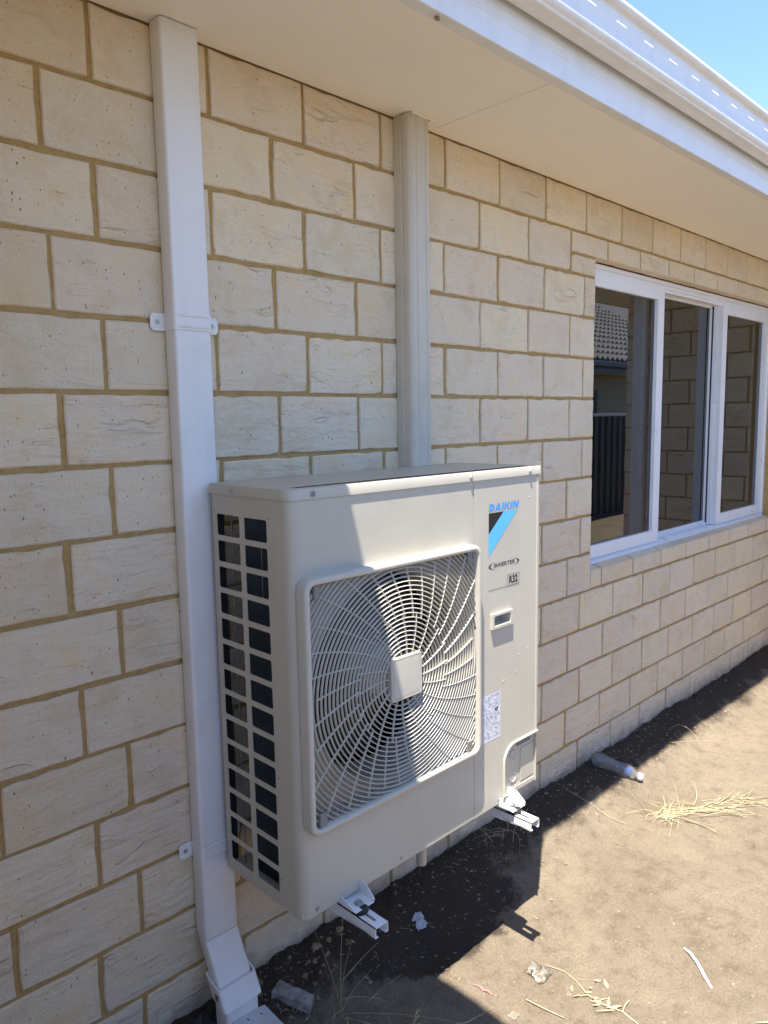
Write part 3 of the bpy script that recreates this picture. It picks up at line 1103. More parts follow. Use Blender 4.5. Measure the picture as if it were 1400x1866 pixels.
def build_downpipe():
    D = thing('downpipe', (0.195, -0.03, 0.0), 'white rectangular downpipe with kicked foot beside the heat pump', 'downpipe', 'white downpipes on the brick walls')
    sec = rrect(PX0, PX1, PY0, PY1, 0.007)
    mb = MB()
    n = len(sec)
    zk = 0.213
    loops = [[(x, y, SOF - 0.002) for x, y in sec], [(x, y, 1.2) for x, y in sec], [(x, y, zk - 0.05 * (y - PY0) * 0 + 0.30 * (PY0 - y) * -0.9) for x, y in sec]]
    vs = sum(loops, [])
    mb.add(vs, [(a * n + i, a * n + (i + 1) % n, (a + 1) * n + (i + 1) % n, (a + 1) * n + i) for a in (0, 1) for i in range(n)])
    mb.build('pipe', 'downpipe', D, 40)
    # mitred kick, running out from the wall
    mb = MB()
    dirv = Vector((0.0, -0.060, -0.110))
    top = [Vector((x + 0.0, y, zk - 0.0012 + 0.27 * (y - PY0))) for x, y in sec]
    bot = [p + dirv for p in top]
    mb.add(top + bot, [(i, (i + 1) % n, n + (i + 1) % n, n + i) for i in range(n)])
    mb.build('kicked_foot', 'downpipe', D, 40)
    # socket collar
    mb = MB()
    d = dirv.normalized()
    s0 = rrect(PX0 - 0.007, PX1 + 0.009, PY0 - 0.010, PY1 + 0.006, 0.009)
    s1 = rrect(PX0 - 0.003, PX1 + 0.004, PY0 - 0.005, PY1 + 0.002, 0.007)
    c0 = [Vector((x, y, zk + 0.27 * (y - PY0))) + d * 0.112 for x, y in s0]
    c1 = [p + d * 0.054 for p in c0]
    i0 = [Vector((x, y, zk + 0.27 * (y - PY0))) + d * 0.112 for x, y in s1]
    i1 = [p + d * 0.03 for p in i0]
    mb.add(c1 + c0 + i0 + i1, [(a * n + i, a * n + (i + 1) % n, (a + 1) * n + (i + 1) % n, (a + 1) * n + i) for a in range(3) for i in range(n)] + [tuple(range(n))])
    cl = mb.build('collar', 'downpipe', D, 40)
    g = MB()
    q = Vector((PX0 - 0.0075, PY0 + 0.014, zk)) + d * 0.138
    g.box(q - Vector((0.0006, 0.008, 0.008)), q + Vector((0.0006, 0.008, 0.008)))
    g.build('moulded_mark', 'inkgrey', cl)
    mb = MB()
    e0 = [p * 1.0 + d * 0.0 for p in c1]
    cen = sum(e0, Vector()) / n
    e0 = [cen + (p - cen) * 0.86 + d * -0.004 for p in e0]
    e1 = [Vector((p.x, p.y, -0.03)) for p in e0]
    mb.add(e0 + e1, [(i, (i + 1) % n, n + (i + 1) % n, n + i) for i in range(n)])
    mb.build('spigot', 'downpipe', D, 40)
    # clips with pressed beads, wings and screws
    for zc in (1.769, 0.452):
        mb = MB()
        s = rrect(PX0 - 0.0026, PX1 + 0.0026, PY0 - 0.0028, PY1 + 0.0, 0.0088)
        mb.prism([(x, y, zc - 0.020) for x, y in s], (0, 0, 0.040))
        for sx, xa, xb in ((-1, PX0 - 0.036, PX0 - 0.0005), (1, PX1 + 0.0005, PX1 + 0.048)):
            o, i_ = (xa, xb) if sx < 0 else (xb, xa)
            c = 0.007 * (1 if sx < 0 else -1)
            mb.prism([(i_, -0.0065, zc - .020), (o + c, -0.0065, zc - .020), (o, -0.0065, zc - .013), (o, -0.0065, zc + .013), (o + c, -0.0065, zc + .020), (i_, -0.0065, zc + .020)], (0, 0.002, 0))
        for dz in (-0.0125, 0.0125):
            mb.tube([(PX0 + .008, PY0 - .0030, zc + dz), (PX1 - .008, PY0 - .0030, zc + dz)], 0.0026, 6)
            mb.tube([(PX0 - .028, -.0066, zc + dz), (PX0 - .006, -.0066, zc + dz)], 0.0015, 6)
        c = mb.build('clip', 'downpipe', D, 35)
        for x in (PX0 - 0.019, PX1 + 0.031):
            g = MB()
            screw(g, (x, -0.0066, zc), (0, -1, 0), 0.0042)
            g.build('screw', 'steel', c, 40)


build_downpipe()


def build_duct():
    D = thing('pipe_cover_duct', (0.976, -0.035, 1.3), 'ribbed beige pipe cover running up the bricks behind the heat pump', 'duct')
    xa, xb, yf = 0.927, 1.019, -0.071
    # moulded profile: channel sides, step, lid with fine ridges
    P = [(xa, -0.002), (xa, -0.030), (xa + .002, -0.0315), (xa + .002, -0.036), (xa, -0.0375), (xa, yf + .016), (xa + .0025, yf + .010), (xa + .009, yf + .003), (xa + .013, yf)]
    n = 7
    for i in range(n):
        x = xa + .016 + (xb - xa - .032) * i / (n - 1)
        if i in (1, 5):
            P += [(x - .0012, yf), (x - .0008, yf - .0014), (x + .0008, yf - .0014), (x + .0012, yf)]
        else:
            P += [(x, yf)]
    P += [(xb - .013, yf), (xb - .009, yf + .003), (xb - .0025, yf + .010), (xb, yf + .016), (xb, -0.002)]
    mb = MB()
    mb.prism([(x, y, 0.9) for x, y in P], (0, 0, SOF - 0.002 - 0.9))
    mb.build('cover', 'duct', D, 25)
    mb = MB()
    pts = []
    for i in range(20):
        t = i / 19
        pts.append((xa + .008 + (xb - xa + .004) * t, yf - 0.002 + 0.002 * random.random(), SOF - 0.0035 + 0.001 * sin(t * 9)))
    mb.tube(pts, 0.0035, 6)
    mb.tube([(xb + .002, yf + .002, SOF - .004), (xb + .0035, -0.02, SOF - .003), (xb + .003, -0.004, SOF - .003)], .003, 6)
    mb.build('sealant_bead', 'soffit', D, 60)


build_duct()

# ------------------------------------------------------------------ heat pump
AX0, AX1, AYF, AYB, AZ0, AZT = 0.211, 1.143, -0.382, -0.072, 0.400, 1.390
CR = 0.028
FCX, FCZ = 0.5235, 0.905


def text_mesh(txt, x0, x1, z0, z1, y, shear=0.0, bold=0.0, th=0.0006):
    cu = bpy.data.curves.new('lettering', 'FONT')
    cu.body = txt
    cu.offset = bold
    cu.shear = shear
    cu.extrude = 0.0
    cu.resolution_u = 4
    ob = bpy.data.objects.new('lettering', cu)
    COL.objects.link(ob)
    bpy.context.view_layer.update()
    dg = bpy.context.evaluated_depsgraph_get()
    me = bpy.data.meshes.new_from_object(ob.evaluated_get(dg))
    bpy.data.objects.remove(ob)
    xs = [v.co.x for v in me.vertices]; ys = [v.co.y for v in me.vertices]
    a, b, c, d = min(xs), max(xs), min(ys), max(ys)
    mb = MB()
    V = [(x0 + (v.co.x - a) / (b - a) * (x1 - x0), y, z0 + (v.co.y - c) / (d - c) * (z1 - z0)) for v in me.vertices]
    mb.add(V, [tuple(p.vertices) for p in me.polygons])
    bpy.data.meshes.remove(me)
    return mb


def build_unit():
    U = thing('heat_pump', (0.677, -0.227, AZ0), 'ivory outdoor heat pump unit with round fan guard hung on the brick wall', 'heat pump')
    # ---- side panel with two columns of rounded openings
    mb = MB()
    ys = [AYF + CR, -0.2935, -0.2045, -0.1865, -0.0905, AYB]
    zs = [AZ0]
    tops = [1.3175 - 0.0641 * i for i in range(14)]
    holes = set()
    for t in reversed(tops):
        zs += [t - 0.0510, t]
    zs.append(1.3705)
    for j in range(1, len(zs) - 1, 2):
        holes |= {(1, j), (3, j)}
    mb.plate(ys, zs, holes, lambda u, v, d: (AX0 + d, u, v), 0.0022, 0.005, 3)
    side = mb.build('side_panel', 'ivory', U)
    for y in (-0.167,):
        for z in (0.412,):
            g = MB(); screw(g, (AX0 - .0004, y, z), (-1, 0, 0)); g.build('screw', 'steel', side, 40)
    for (y, z) in ((-0.302, 1.322), (-0.082, 1.322), (-0.305, 0.72), (-0.302, 0.47), (-0.08, 0.86)):
        g = MB()
        g.lathe([(0.0, 0.0018), (-0.0004, 0.0018)], (AX0 - .0001, y, z), (1, 0, 0), 8)
        g.build('pilot_hole', 'ink', side)
    # ---- rounded front-left corner
    mb = MB()
    arc = [(AX0 + CR - CR * cos(a), AYF + CR - CR * sin(a)) for a in [pi / 2 * i / 10 for i in range(11)]]
    arc = [(AX0, AYF + CR + .0)] + arc[1:]
    mb.strip([(x, y, AZ0 - 0.001) for x, y in arc] + [(AX0 + CR + .0055, AYF, AZ0 - .001), (AX0 + CR + .0055, AYF + .003, AZ0 - .001)], (0, 0, 0.9715))
    mb.build('corner_panel', 'ivory', U, 40)
    # ---- front panel round the fan opening
    mb = MB()
    FX0, FX1 = AX0 + CR + .0056, 0.8278
    mb.plate([FX0, 0.2455, 0.806, FX1], [AZ0, 0.626, 1.180, 1.3705], {(1, 1)}, lambda u, v, d: (u, AYF + d, v), 0.008, 0.03, 6)
    front = mb.build('front_panel', 'ivory', U)
    for (x, z) in ((0.252, 0.416), (0.533, 0.413)):
        g = MB(); screw(g, (x, AYF - .0004, z), (0, -1, 0)); g.build('screw', 'steel', front, 40)
    # ---- service panel (right), grip recess, cable cover
    mb = MB()
    SX0, SX1 = 0.8296, 1.1410
    zc = 0.566
    mb.plate([SX0, 0.911, 0.990, SX1], [zc, 0.9455, 0.9755, 1.3655], {(1, 1)}, lambda u, v, d: (u, AYF + d, v), 0.0025, 0.003, 2)
    lo = [(SX0, zc), (SX0, AZ0 - .001), (0.968, AZ0 - .001), (0.968, 0.515)]
    lo += [(0.968 + 0.051 * (1 - cos(a)), 0.515 + 0.051 * sin(a)) for a in [pi / 2 * i / 8 for i in range(1, 8)]] + [(1.019, zc)]
    mb.prism([(x, AYF, z) for x, z in lo], (0, 0.0025, 0))
    sp = mb.build('service_panel', 'ivory', U)
    mb = MB()
    mb.tube([(0.969, AYF - .001, AZ0 + .012), (0.969, AYF - .001, 0.515)] + [(0.969 + 0.051 * (1 - cos(a)), AYF - .001, 0.515 + 0.050 * sin(a)) for a in [pi / 2 * i / 8 for i in range(1, 9)]] + [(SX1 - .001, AYF - .001, zc - .001)], 0.0042, 8)
    mb.tube([(0.9765, AYF + .004, AZ0 + .012), (0.9765, AYF + .004, 0.510)], 0.003, 6)
    mb.build('edge_fold', 'ivory', sp, 60)
    mb = MB()
    mb.box((1.1285, AYF - .0022, zc), (1.1315, AYF + .001, 1.3645), .001)
    mb.build('edge_crease', 'ivory', sp)
    # grip
    g = MB()
    g.plate([0.903, 0.9115, 0.9895, 0.999], [0.938, 0.9458, 0.9752, 0.982], {(1, 1)}, lambda u, v, d: (u, AYF - .0085 + d, v), 0.0090, 0.003, 2)
    for (a, b) in (((0.9115, AYF, 0.9752), (0.9895, AYF + .034, 0.9768)), ((0.9115, AYF, 0.9440), (0.9895, AYF + .034, 0.9456)), ((0.9098, AYF, 0.944), (0.9114, AYF + .034, 0.9768)), ((0.9896, AYF, 0.944), (0.9912, AYF + .034, 0.9768)), ((0.9098, AYF + .0342, 0.944), (0.9912, AYF + .036, 0.9768))):
        g.box(a, b)
    g.build('grip_recess', 'ivory_plastic', sp)
    for (x, z) in ((1.045, 0.832), (1.085, 0.842), (0.963, 0.769), (0.968, 0.772), (1.028, 0.784), (0.95, 0.4045), (1.089, 1.3)):
        g = MB()
        g.lathe([(-.0004, 0.0022), (0.0008, 0.0018), (0.0012, 0.0008)], (x, AYF, z), (0, -1, 0), 8)
        g.build('pressed_dimple', 'ivory', sp)
    g = MB(); screw(g, (0.949, AYF - .0004, 0.4105), (0, -1, 0)); g.build('screw', 'steel', sp, 40)
    # recessed cable cover with knock-outs
    mb = MB()
    yc = AYF + .012
    mb.box((0.970, yc, AZ0 + .004), (SX1, yc + .002, zc + .006))
    mb.box((1.068, yc - .002, AZ0 + .020), (SX1 - .001, yc, 0.528), .001)
    mb.box((0.972, yc - .001, AZ0 + .004), (SX1 - .001, yc + .0, AZ0 + .019))
    cover = mb.build('cable_cover', 'ivory', U)
    for (x, z) in ((1.030, 0.519), (1.030, 0.447)):
        g = MB()
        g.lathe([(0, .0165), (.0022, .0155), (.0022, .0135), (.0006, .013), (.0006, .001)], (x, yc, z), (0, -1, 0), 24)
        g.build('knock_out', 'ivory', cover, 30)
    g = MB()
    g.prism([(1.042, yc - .0006, 0.552), (1.128, yc - .0006, 0.552), (1.120, yc - .0006, 0.538), (1.050, yc - .0006, 0.538)], (0, .0004, 0))
    g.build('vent_slot', 'inkgrey', cover)
    g = MB(); screw(g, (1.047, yc - .0004, 0.413), (0, -1, 0)); g.build('screw', 'steel', cover, 40)
    # ---- remaining shell: right, back posts, base tray
    mb = MB()
    mb.box((AX1 - .003, AYF + .0032, AZ0), (AX1 - .0005, AYB, 1.3695))
    mb.build('right_panel', 'ivory', U)
    mb = MB()
    mb.box((AX0 + .004, AYB - .003, AZ0), (AX0 + .030, AYB, 1.3695))
    mb.build('rear_post', 'dark', U)
    mb = MB()
    mb.box((0.80, AYB - .003, AZ0), (AX1 - .004, AYB, 1.3695))
    mb.build('rear_post', 'dark', U)
    mb = MB()
    mb.box((AX0 + .003, AYF + .009, AZ0 - .001), (AX1 - .004, AYB - .001, AZ0 + .012))
    mb.build('base_tray', 'ivory', U)
    # ---- lid
    mb = MB()
    ov = 0.0035
    outl = rrect(AX0 - ov, AX1 + ov, AYF - ov, AYB + ov, 0.006, 2)
    # large radius only at the front-left corner
    R = CR + ov
    outl = [(AX1 + ov, AYF - ov + .004), (AX1 + ov, AYB + ov), (AX0 - ov, AYB + ov)] + [(AX0 - ov + R - R * cos(a), AYF - ov + R - R * sin(a)) for a in [pi / 2 * i / 10 for i in range(11)]] + [(AX1 + ov - .004, AYF - ov)]
    n = len(outl)
    cx, cy = (AX0 + AX1) / 2, (AYF + AYB) / 2

    def ins(d):
        out = []
        for i in range(n):
            p0, p1, p2 = Vector(outl[i - 1]), Vector(outl[i]), Vector(outl[(i + 1) % n])
            t = ((p2 - p1).normalized() + (p1 - p0).normalized()).normalized()
            nn = Vector((-t.y, t.x))
            if nn.dot(Vector((cx, cy)) - p1) < 0:
                nn = -nn
            out.append((p1.x + nn.x * d, p1.y + nn.y * d))
        return out
    rings = [(0.0018, 1.3655), (0.0, 1.3658), (0.0, 1.3860), (0.0012, 1.3888), (0.0042, AZT), (0.020, AZT + .0006), (0.024, AZT - .0004), (0.05, AZT - .0002)]
    vs = []
    for d, z in rings:
        vs += [(x, y, z) for x, y in ins(d)]
    fs = [(a * n + i, a * n + (i + 1) % n, (a + 1) * n + (i + 1) % n, (a + 1) * n + i) for a in range(len(rings) - 1) for i in range(n)]
    fs.append(tuple(range((len(rings) - 1) * n, len(rings) * n)))
    mb.add(vs, fs)
    lid = mb.build('lid', 'ivory', U, 35)
    for x in (0.270, 0.814, 1.089):
        g = MB(); screw(g, (x, AYF - ov - .0004, 1.3775), (0, -1, 0), .0048, .0035); g.build('screw', 'steel' if x < .5 else 'ivory', lid, 40)
    g = MB(); screw(g, (AX0 - ov - .0004, -0.167, 1.378), (-1, 0, 0), .0048); g.build('screw', 'steel', lid, 40)
    # ---- coil: side run, bend into the back
    mb = MB()
    xi = AX0 + 0.030
    pts = [(xi, AYF + 0.05), (xi, -0.165)]
    pts += [(xi + 0.05 - 0.05 * cos(a), -0.165 + 0.05 * sin(a)) for a in [pi / 2 * i / 8 for i in range(1, 9)]] + [(0.80, -0.115)]
    th = [(xi + 0.020, AYF + 0.05), (xi + .020, -0.17), (xi + .06, -0.14), (0.80, -0.14)]
    mb.prism([(x, y, AZ0 + .02) for x, y in pts + th[::-1]], (0, 0, 0.925))
    coil = mb.build('coil', 'coil', U, 40)
    g = MB()
    for z in [AZ0 + .03 + .0254 * i for i in range(36)]:
        g.tube([(xi + .010, AYF + .048, z), (xi + .010, AYF + .040, z + .003), (xi + .010, AYF + .040, z + .0098), (xi + .010, AYF + .048, z + .0128)], .0035, 6)
    g.build('tube_bends', 'steel', coil, 60)
    mb = MB()
    mb.tube([(xi - .006, -.118, AZ0 + .02), (xi - .006, -.118, 1.34)], .002, 6)
    mb.tube([(xi - .008, -.24, 1.12), (xi - .008, -.24, 1.25)], .0012, 6)
    mb.build('copper_capillary', 'steel', U, 60)
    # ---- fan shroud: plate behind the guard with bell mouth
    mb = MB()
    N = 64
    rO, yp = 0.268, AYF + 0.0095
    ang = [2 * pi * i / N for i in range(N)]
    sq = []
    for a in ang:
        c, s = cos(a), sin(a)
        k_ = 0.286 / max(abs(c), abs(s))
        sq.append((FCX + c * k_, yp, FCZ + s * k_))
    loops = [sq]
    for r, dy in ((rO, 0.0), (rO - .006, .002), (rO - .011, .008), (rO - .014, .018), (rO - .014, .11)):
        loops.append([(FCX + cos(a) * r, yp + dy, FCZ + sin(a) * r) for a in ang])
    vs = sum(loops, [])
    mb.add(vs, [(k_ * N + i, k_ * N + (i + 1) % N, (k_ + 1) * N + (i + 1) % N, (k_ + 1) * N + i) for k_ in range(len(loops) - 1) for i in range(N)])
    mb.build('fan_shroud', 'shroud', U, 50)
    mb = MB()
    mb.box((0.812, AYF + .011, AZ0 + .013), (0.816, AYB - .004, 1.36))
    mb.build('partition', 'dark', U)
    mb = MB()
    mb.box((AX0 + .075, -0.1565, AZ0 + .013), (0.811, -0.1525, 1.36))
    mb.build('coil_face', 'dark', U)
    # ---- fan
    hubc = Vector((FCX, AYF + 0.052, FCZ))
    mb = MB()
    mb.lathe([(0, .012), (.004, .055), (.010, .062), (.08, .066)], hubc + Vector((0, -.012, 0)), (0, 1, 0), 28)
    hub = mb.build('fan_hub', 'ivory_plastic', U, 40)
    for b in range(3):
        mb = MB()
        a0 = radians(100 + 120 * b)
        G = []
        for i in range(9):
            r = .060 + (.240 - .060) * i / 8
            row = []
            for j in range(9):
                t = j / 8
                a = a0 + radians(88) * (t - .5) + radians(22) * (i / 8)
                row.append(Vector((FCX + r * cos(a), AYF + .052 + .085 * t + .012 * sin(pi * t), FCZ + r * sin(a))))
            G.append(row)
        vs = [p for r_ in G for p in r_]
        fs = [(i * 9 + j, i * 9 + j + 1, (i + 1) * 9 + j + 1, (i + 1) * 9 + j) for i in range(8) for j in range(8)]
        mb.add(vs, fs)
        mb.add([p + Vector((0, .003, 0)) for p in vs], [f[::-1] for f in fs])
        mb.build('fan_blade', 'dark', hub, 60)
    mb = MB()
    mb.lathe([(0, .045), (.05, .048)], (FCX, -0.27, FCZ), (0, 1, 0), 20)
    mb.box((FCX - .10, -0.205, AZ0 + .012), (FCX - .06, -0.195, 1.36)); mb.box((FCX + .06, -0.205, AZ0 + .012), (FCX + .10, -0.195, 1.36))
    mb.build('motor', 'dark', U, 40)
    # ---- fan guard
    GX0, GX1, GZ0, GZ1 = 0.2190, 0.8270, 0.6070, 1.1970
    yg = AYF - 0.031
    mb = MB()
    nseg = 6

    def sqr(d, r):
        return rrect(GX0 + d, GX1 - d, GZ0 + d, GZ1 - d, r, nseg)
    prof = [(0.0, AYF - .0002, .028), (0.0, yg + .007, .028), (0.0013, yg + .0025, .028), (.004, yg + .0003, .027), (.0095, yg, .023), (.0130, yg + .0010, .019), (.0150, yg + .004, .016), (.0158, yg + .028, .015)]
    L = [[(x, y, z) for x, z in sqr(d, r)] for d, y, r in prof]
    n = len(L[0])
    vs = sum(L, [])
    mb.add(vs, [(k_ * n + i, k_ * n + (i + 1) % n, (k_ + 1) * n + (i + 1) % n, (k_ + 1) * n + i) for k_ in range(len(L) - 1) for i in range(n)])
    guard = mb.build('fan_guard', 'ivory_plastic', U, 50)
    IX0, IX1, IZ0, IZ1, IR = GX0 + .0156, GX1 - .0156, GZ0 + .0156, GZ1 - .0156, .015

    def inside(x, z):
        if not (IX0 <= x <= IX1 and IZ0 <= z <= IZ1):
            return False
        dx = max(IX0 + IR - x, x - (IX1 - IR), 0); dz = max(IZ0 + IR - z, z - (IZ1 - IR), 0)
        return not (dx > 0 and dz > 0 and dx * dx + dz * dz > IR * IR)

    def gy(r):
        # the guard domes very slightly and dips towards its rim
        return yg + .0015 + .010 * sstep(.16, .37, r)

    def bar(line, half, depth, name):
        """line of (x, z); a thin upright rib following it"""
        mb = MB()
        vs = []
        for i, (x, z) in enumerate(line):
            a = Vector(line[max(i - 1, 0)]); b = Vector(line[min(i + 1, len(line) - 1)])
            t = (b - a).normalized()
            nx, nz = -t.y, t.x
            y = gy(math.hypot(x - FCX, z - FCZ))
            h2 = half * 1.25
            vs += [(x - nx * h2, y + depth, z - nz * h2), (x - nx * half, y + .0012, z - nz * half), (x - nx * half * .4, y, z - nz * half * .4), (x + nx * half * .4, y, z + nz * half * .4), (x + nx * half, y + .0012, z + nz * half), (x + nx * h2, y + depth, z + nz * h2)]
        m_ = len(line)
        fs = [(i * 6 + k_, i * 6 + k_ + 1, (i + 1) * 6 + k_ + 1, (i + 1) * 6 + k_) for i in range(m_ - 1) for k_ in range(5)]
        fs += [(i * 6 + 5, i * 6, (i + 1) * 6, (i + 1) * 6 + 5) for i in range(m_ - 1)]
        fs += [tuple(range(6)), tuple(range((m_ - 1) * 6, m_ * 6))[::-1]]
        mb.add(vs, fs)
        return mb.build(name, 'ivory_plastic', guard, 45)
    r = 0.0705
    rings_r = []
    while r < 0.385:
        rings_r.append(r)
        r += 0.0112
    for r in rings_r:
        NN = 240
        pts = [(FCX + r * cos(2 * pi * i / NN), FCZ + r * sin(2 * pi * i / NN)) for i in range(NN + 1)]
        ok = [inside(*p) for p in pts]
        if all(ok):
            bar(pts[::2], .00115, .0062, 'guard_ring')
            continue
        runs, cur = [], []
        start = ok.index(False)
        for q in range(NN + 1):
            i = (start + q) % NN
            if ok[i]:
                cur.append(pts[i])
            else:
                if len(cur) > 3: runs.append(cur)
                cur = []
        for c in runs:
            if len(c) > 30: c = c[::2] + ([c[-1]] if len(c) % 2 == 0 else [])
            bar(c, .00115, .0062, 'guard_ring')

    def rib(a0, ra, rb, tw):
        pts = []
        for i in range(15):
            r = ra + (rb - ra) * i / 14
            a = a0 + tw * ((r - .05) / .25) + .04 * sin((r - .05) / .3 * pi)
            p = (FCX + r * cos(a), FCZ + r * sin(a))
            if inside(*p): pts.append(p)
            else: break
        if len(pts) > 1:
            bar(pts, .0010, .0055, 'guard_rib')
    for i in range(20):
        rib(2 * pi * (i + .5) / 20, .058, .1600, .34)
    for i in range(32):
        rib(2 * pi * i / 32, .1490, .40, .34)
    # hub badge plate: square with a bowed top and a fine groove
    mb = MB()

    def badge(d, y):
        hw = 0.054 - d
        r = .010 - min(d, .006)
        out = []
        for (x, z) in rrect(-hw, hw, -hw, hw, r, 4):
            bow = .0035 * (1 - (x / hw) ** 2) * (1 if z > 0 else -.25)
            out.append((FCX + .002 + x, y, FCZ + .002 + z + bow))
        return out
    yb = yg - .004
    L = [badge(0, yb + .018), badge(0, yb + .002), badge(.0018, yb), badge(.0055, yb), badge(.0060, yb + .0018), badge(.0068, yb + .0018), badge(.0073, yb), badge(.02, yb - .0004)]
    n = len(L[0])
    vs = sum(L, [])
    mb.add(vs, [(k_ * n + i, k_ * n + (i + 1) % n, (k_ + 1) * n + (i + 1) % n, (k_ + 1) * n + i) for k_ in range(len(L) - 1) for i in range(n)] + [tuple(range((len(L) - 1) * n, len(L) * n))])
    mb.build('guard_hub', 'ivory_plastic', guard, 25)
    # clip pockets at the corners
    for (x, z) in ((IX0 + .024, IZ1 - .012), (IX1 - .028, IZ1 - .012), (IX0 + .024, IZ0 + .012), (IX1 - .028, IZ0 + .012)):
        mb = MB()
        s = 1 if z > FCZ else -1
        mb.box((x - .009, yg + .007, z - s * .020), (x + .009, yg + .0205, z + s * .012), .001)
        mb.box((x - .010, yg + .006, z - s * .018), (x - .0085, yg + .024, z + s * .010))
        mb.build('guard_clip', 'clip', guard)
    # ---- print and stickers
    mb = MB()
    ysk = AYF - .0003
    mb.add([(0.8935, ysk, 1.0505), (1.0425, ysk, 1.0505), (1.0425, ysk, 1.3005), (0.8935, ysk, 1.3005)], [(0, 1, 2, 3)])
    stk = mb.build('brand_sticker', 'foil', U)
    yl = AYF - .0007
    # heavy sloping capitals, stroke by stroke
    def letters(word, x0, x1, z0, z1, shear):
        T = .29
        G = {'D': (.86, [[(0, 0), (T, 0), (T, 1), (0, 1)]] + [[(T + .0 + .56 * cos(a0) * 1.0, .5 + .5 * sin(a0)), (T + .56 * cos(a1), .5 + .5 * sin(a1)), (T + .26 * cos(a1), .5 + .27 * sin(a1)), (T + .26 * cos(a0), .5 + .27 * sin(a0))] for a0, a1 in [(-pi / 2 + pi * q / 8, -pi / 2 + pi * (q + 1) / 8) for q in range(8)]]),
             'A': (.98, [[(0, 0), (.30, 0), (.60, 1), (.36, 1)], [(.68, 0), (.98, 0), (.62, 1), (.50, .67)], [(.30, .18), (.66, .18), (.60, .38), (.36, .38)]]),
             'I': (.30, [[(0, 0), (T, 0), (T, 1), (0, 1)]]),
             'K': (.92, [[(0, 0), (T, 0), (T, 1), (0, 1)], [(T, .36), (.44, .50), (.88, 1), (.52, 1)], [(.44, .50), (.58, .64), (.94, 0), (.58, 0)]]),
             'N': (.92, [[(0, 0), (T - .02, 0), (T - .02, 1), (0, 1)], [(.64, 0), (.92, 0), (.92, 1), (.64, 1)], [(T - .02, 1), (T - .02, .55), (.64, 0), (.64, .45)]])}
        adv = sum(G[c][0] for c in word) + .13 * (len(word) - 1)
        mb = MB()
        u = 0
        for c in word:
            w_, polys = G[c]
            for q, pl in enumerate(polys):
                mb.add([(x0 + ((u + a) / adv) * (x1 - x0 - shear * (z1 - z0)) + shear * b * (z1 - z0), yl - .00004 * (q % 4), z0 + b * (z1 - z0)) for a, b in pl], [tuple(range(len(pl)))])
            u += w_ + .13
        return mb
    letters('DAIKIN', 0.8945, 1.0370, 1.2755, 1.2955, .30).build('lettering', 'blue', stk)
    mb = MB()
    mb.add([(0.8945, yl, 1.2705), (0.9635, yl, 1.2705), (0.8945, yl, 1.2115)], [(0, 1, 2)])
    mb.build('black_flag', 'ink', stk)
    mb = MB()
    mb.add([(0.9635, yl, 1.2705), (1.0300, yl, 1.2705), (0.8945, yl, 1.1480), (0.8945, yl, 1.2115)], [(0, 1, 2, 3)])
    mb.build('blue_flag', 'skyblue', stk)
    text_mesh('INVERTER', 0.9170, 1.0170, 1.1135, 1.1255, yl, 0.22, 0.014).build('lettering', 'ink', stk)
    for sgn in (1, -1):
        mb = MB()
        o, i_ = [], []
        NA = 28
        for q in range(NA + 1):
            a = radians(84 + (280 - 84) * q / NA)
            tk = sin(pi * q / NA) ** 2.2
            X, Z = .0725 * cos(a), .0138 * sin(a)
            o.append((X, Z)); i_.append((X * (1 - .105 * tk), Z * (1 - .02 * tk) ))
        fl = lambda p: (0.9670 + sgn * p[0], yl, 1.1190 + sgn * p[1])
        vs = [fl(p) for p in o] + [fl((p[0] , p[1] - 0.0)) for p in i_]
        mb.add(vs, [(q, q + 1, NA + 2 + q, NA + 1 + q) for q in range(NA)])
        mb.build('swoosh', 'ink', stk)
    text_mesh('R32', 0.9905, 1.0325, 1.0565, 1.0785, yl, 0.0, 0.035).build('lettering', 'ink', stk)
    mb = MB()
    mb.plate([0.9830, 0.9840, 1.0390, 1.0400], [1.0510, 1.0520, 1.0825, 1.0835], {(1, 1)}, lambda u, v, d: (u, yl - .0002 + d, v), .0002)
    mb.add([(0.8945, yl, 1.0508), (0.983, yl, 1.0508), (0.983, yl, 1.0514), (0.8945, yl, 1.0514)], [(0, 1, 2, 3)])
    mb.build('box_rule', 'ink', stk)
    mb = MB()
    mb.add([(0.8660, ysk, 0.6080), (0.9500, ysk, 0.6080), (0.9500, ysk, 0.7480), (0.8660, ysk, 0.7480)], [(0, 1, 2, 3)])
    rat = mb.build('rating_sticker', 'paper', U)
    mb = MB()
    rr = random.Random(5)
    z = 0.7445
    row = 0
    while z > 0.618:
        x = 0.869
        while x < 0.946:
            wd = rr.uniform(.003, .013)
            if 0.659 < z < 0.676 and x > .915 or 0.690 < z < 0.704 and x > .92:
                break
            if rr.random() < .78:
                h = rr.choice((.0012, .0016, .0022))
                mb.add([(x, yl, z - h), (min(x + wd, .947), yl, z - h), (min(x + wd, .947), yl, z), (x, yl, z)], [(0, 1, 2, 3)])
            x += wd + rr.uniform(.0012, .004)
        z -= rr.choice((.0042, .005, .0058))
    mb.build('fine_print', 'print_pale', rat)
    text_mesh('71', 0.921, 0.933, 0.6615, 0.6745, yl, 0, .01).build('lettering', 'inkgrey', rat)
    mb = MB()
    for i in range(5):
        for j in range(4):
            if (i * 7 + j * 3) % 4 != 0:
                mb.add([(.924 + i * .003, yl, .691 + j * .003), (.9268 + i * .003, yl, .691 + j * .003), (.9268 + i * .003, yl, .6938 + j * .003), (.924 + i * .003, yl, .6938 + j * .003)], [(0, 1, 2, 3)])
    mb.build('mark_block', 'ink', rat)
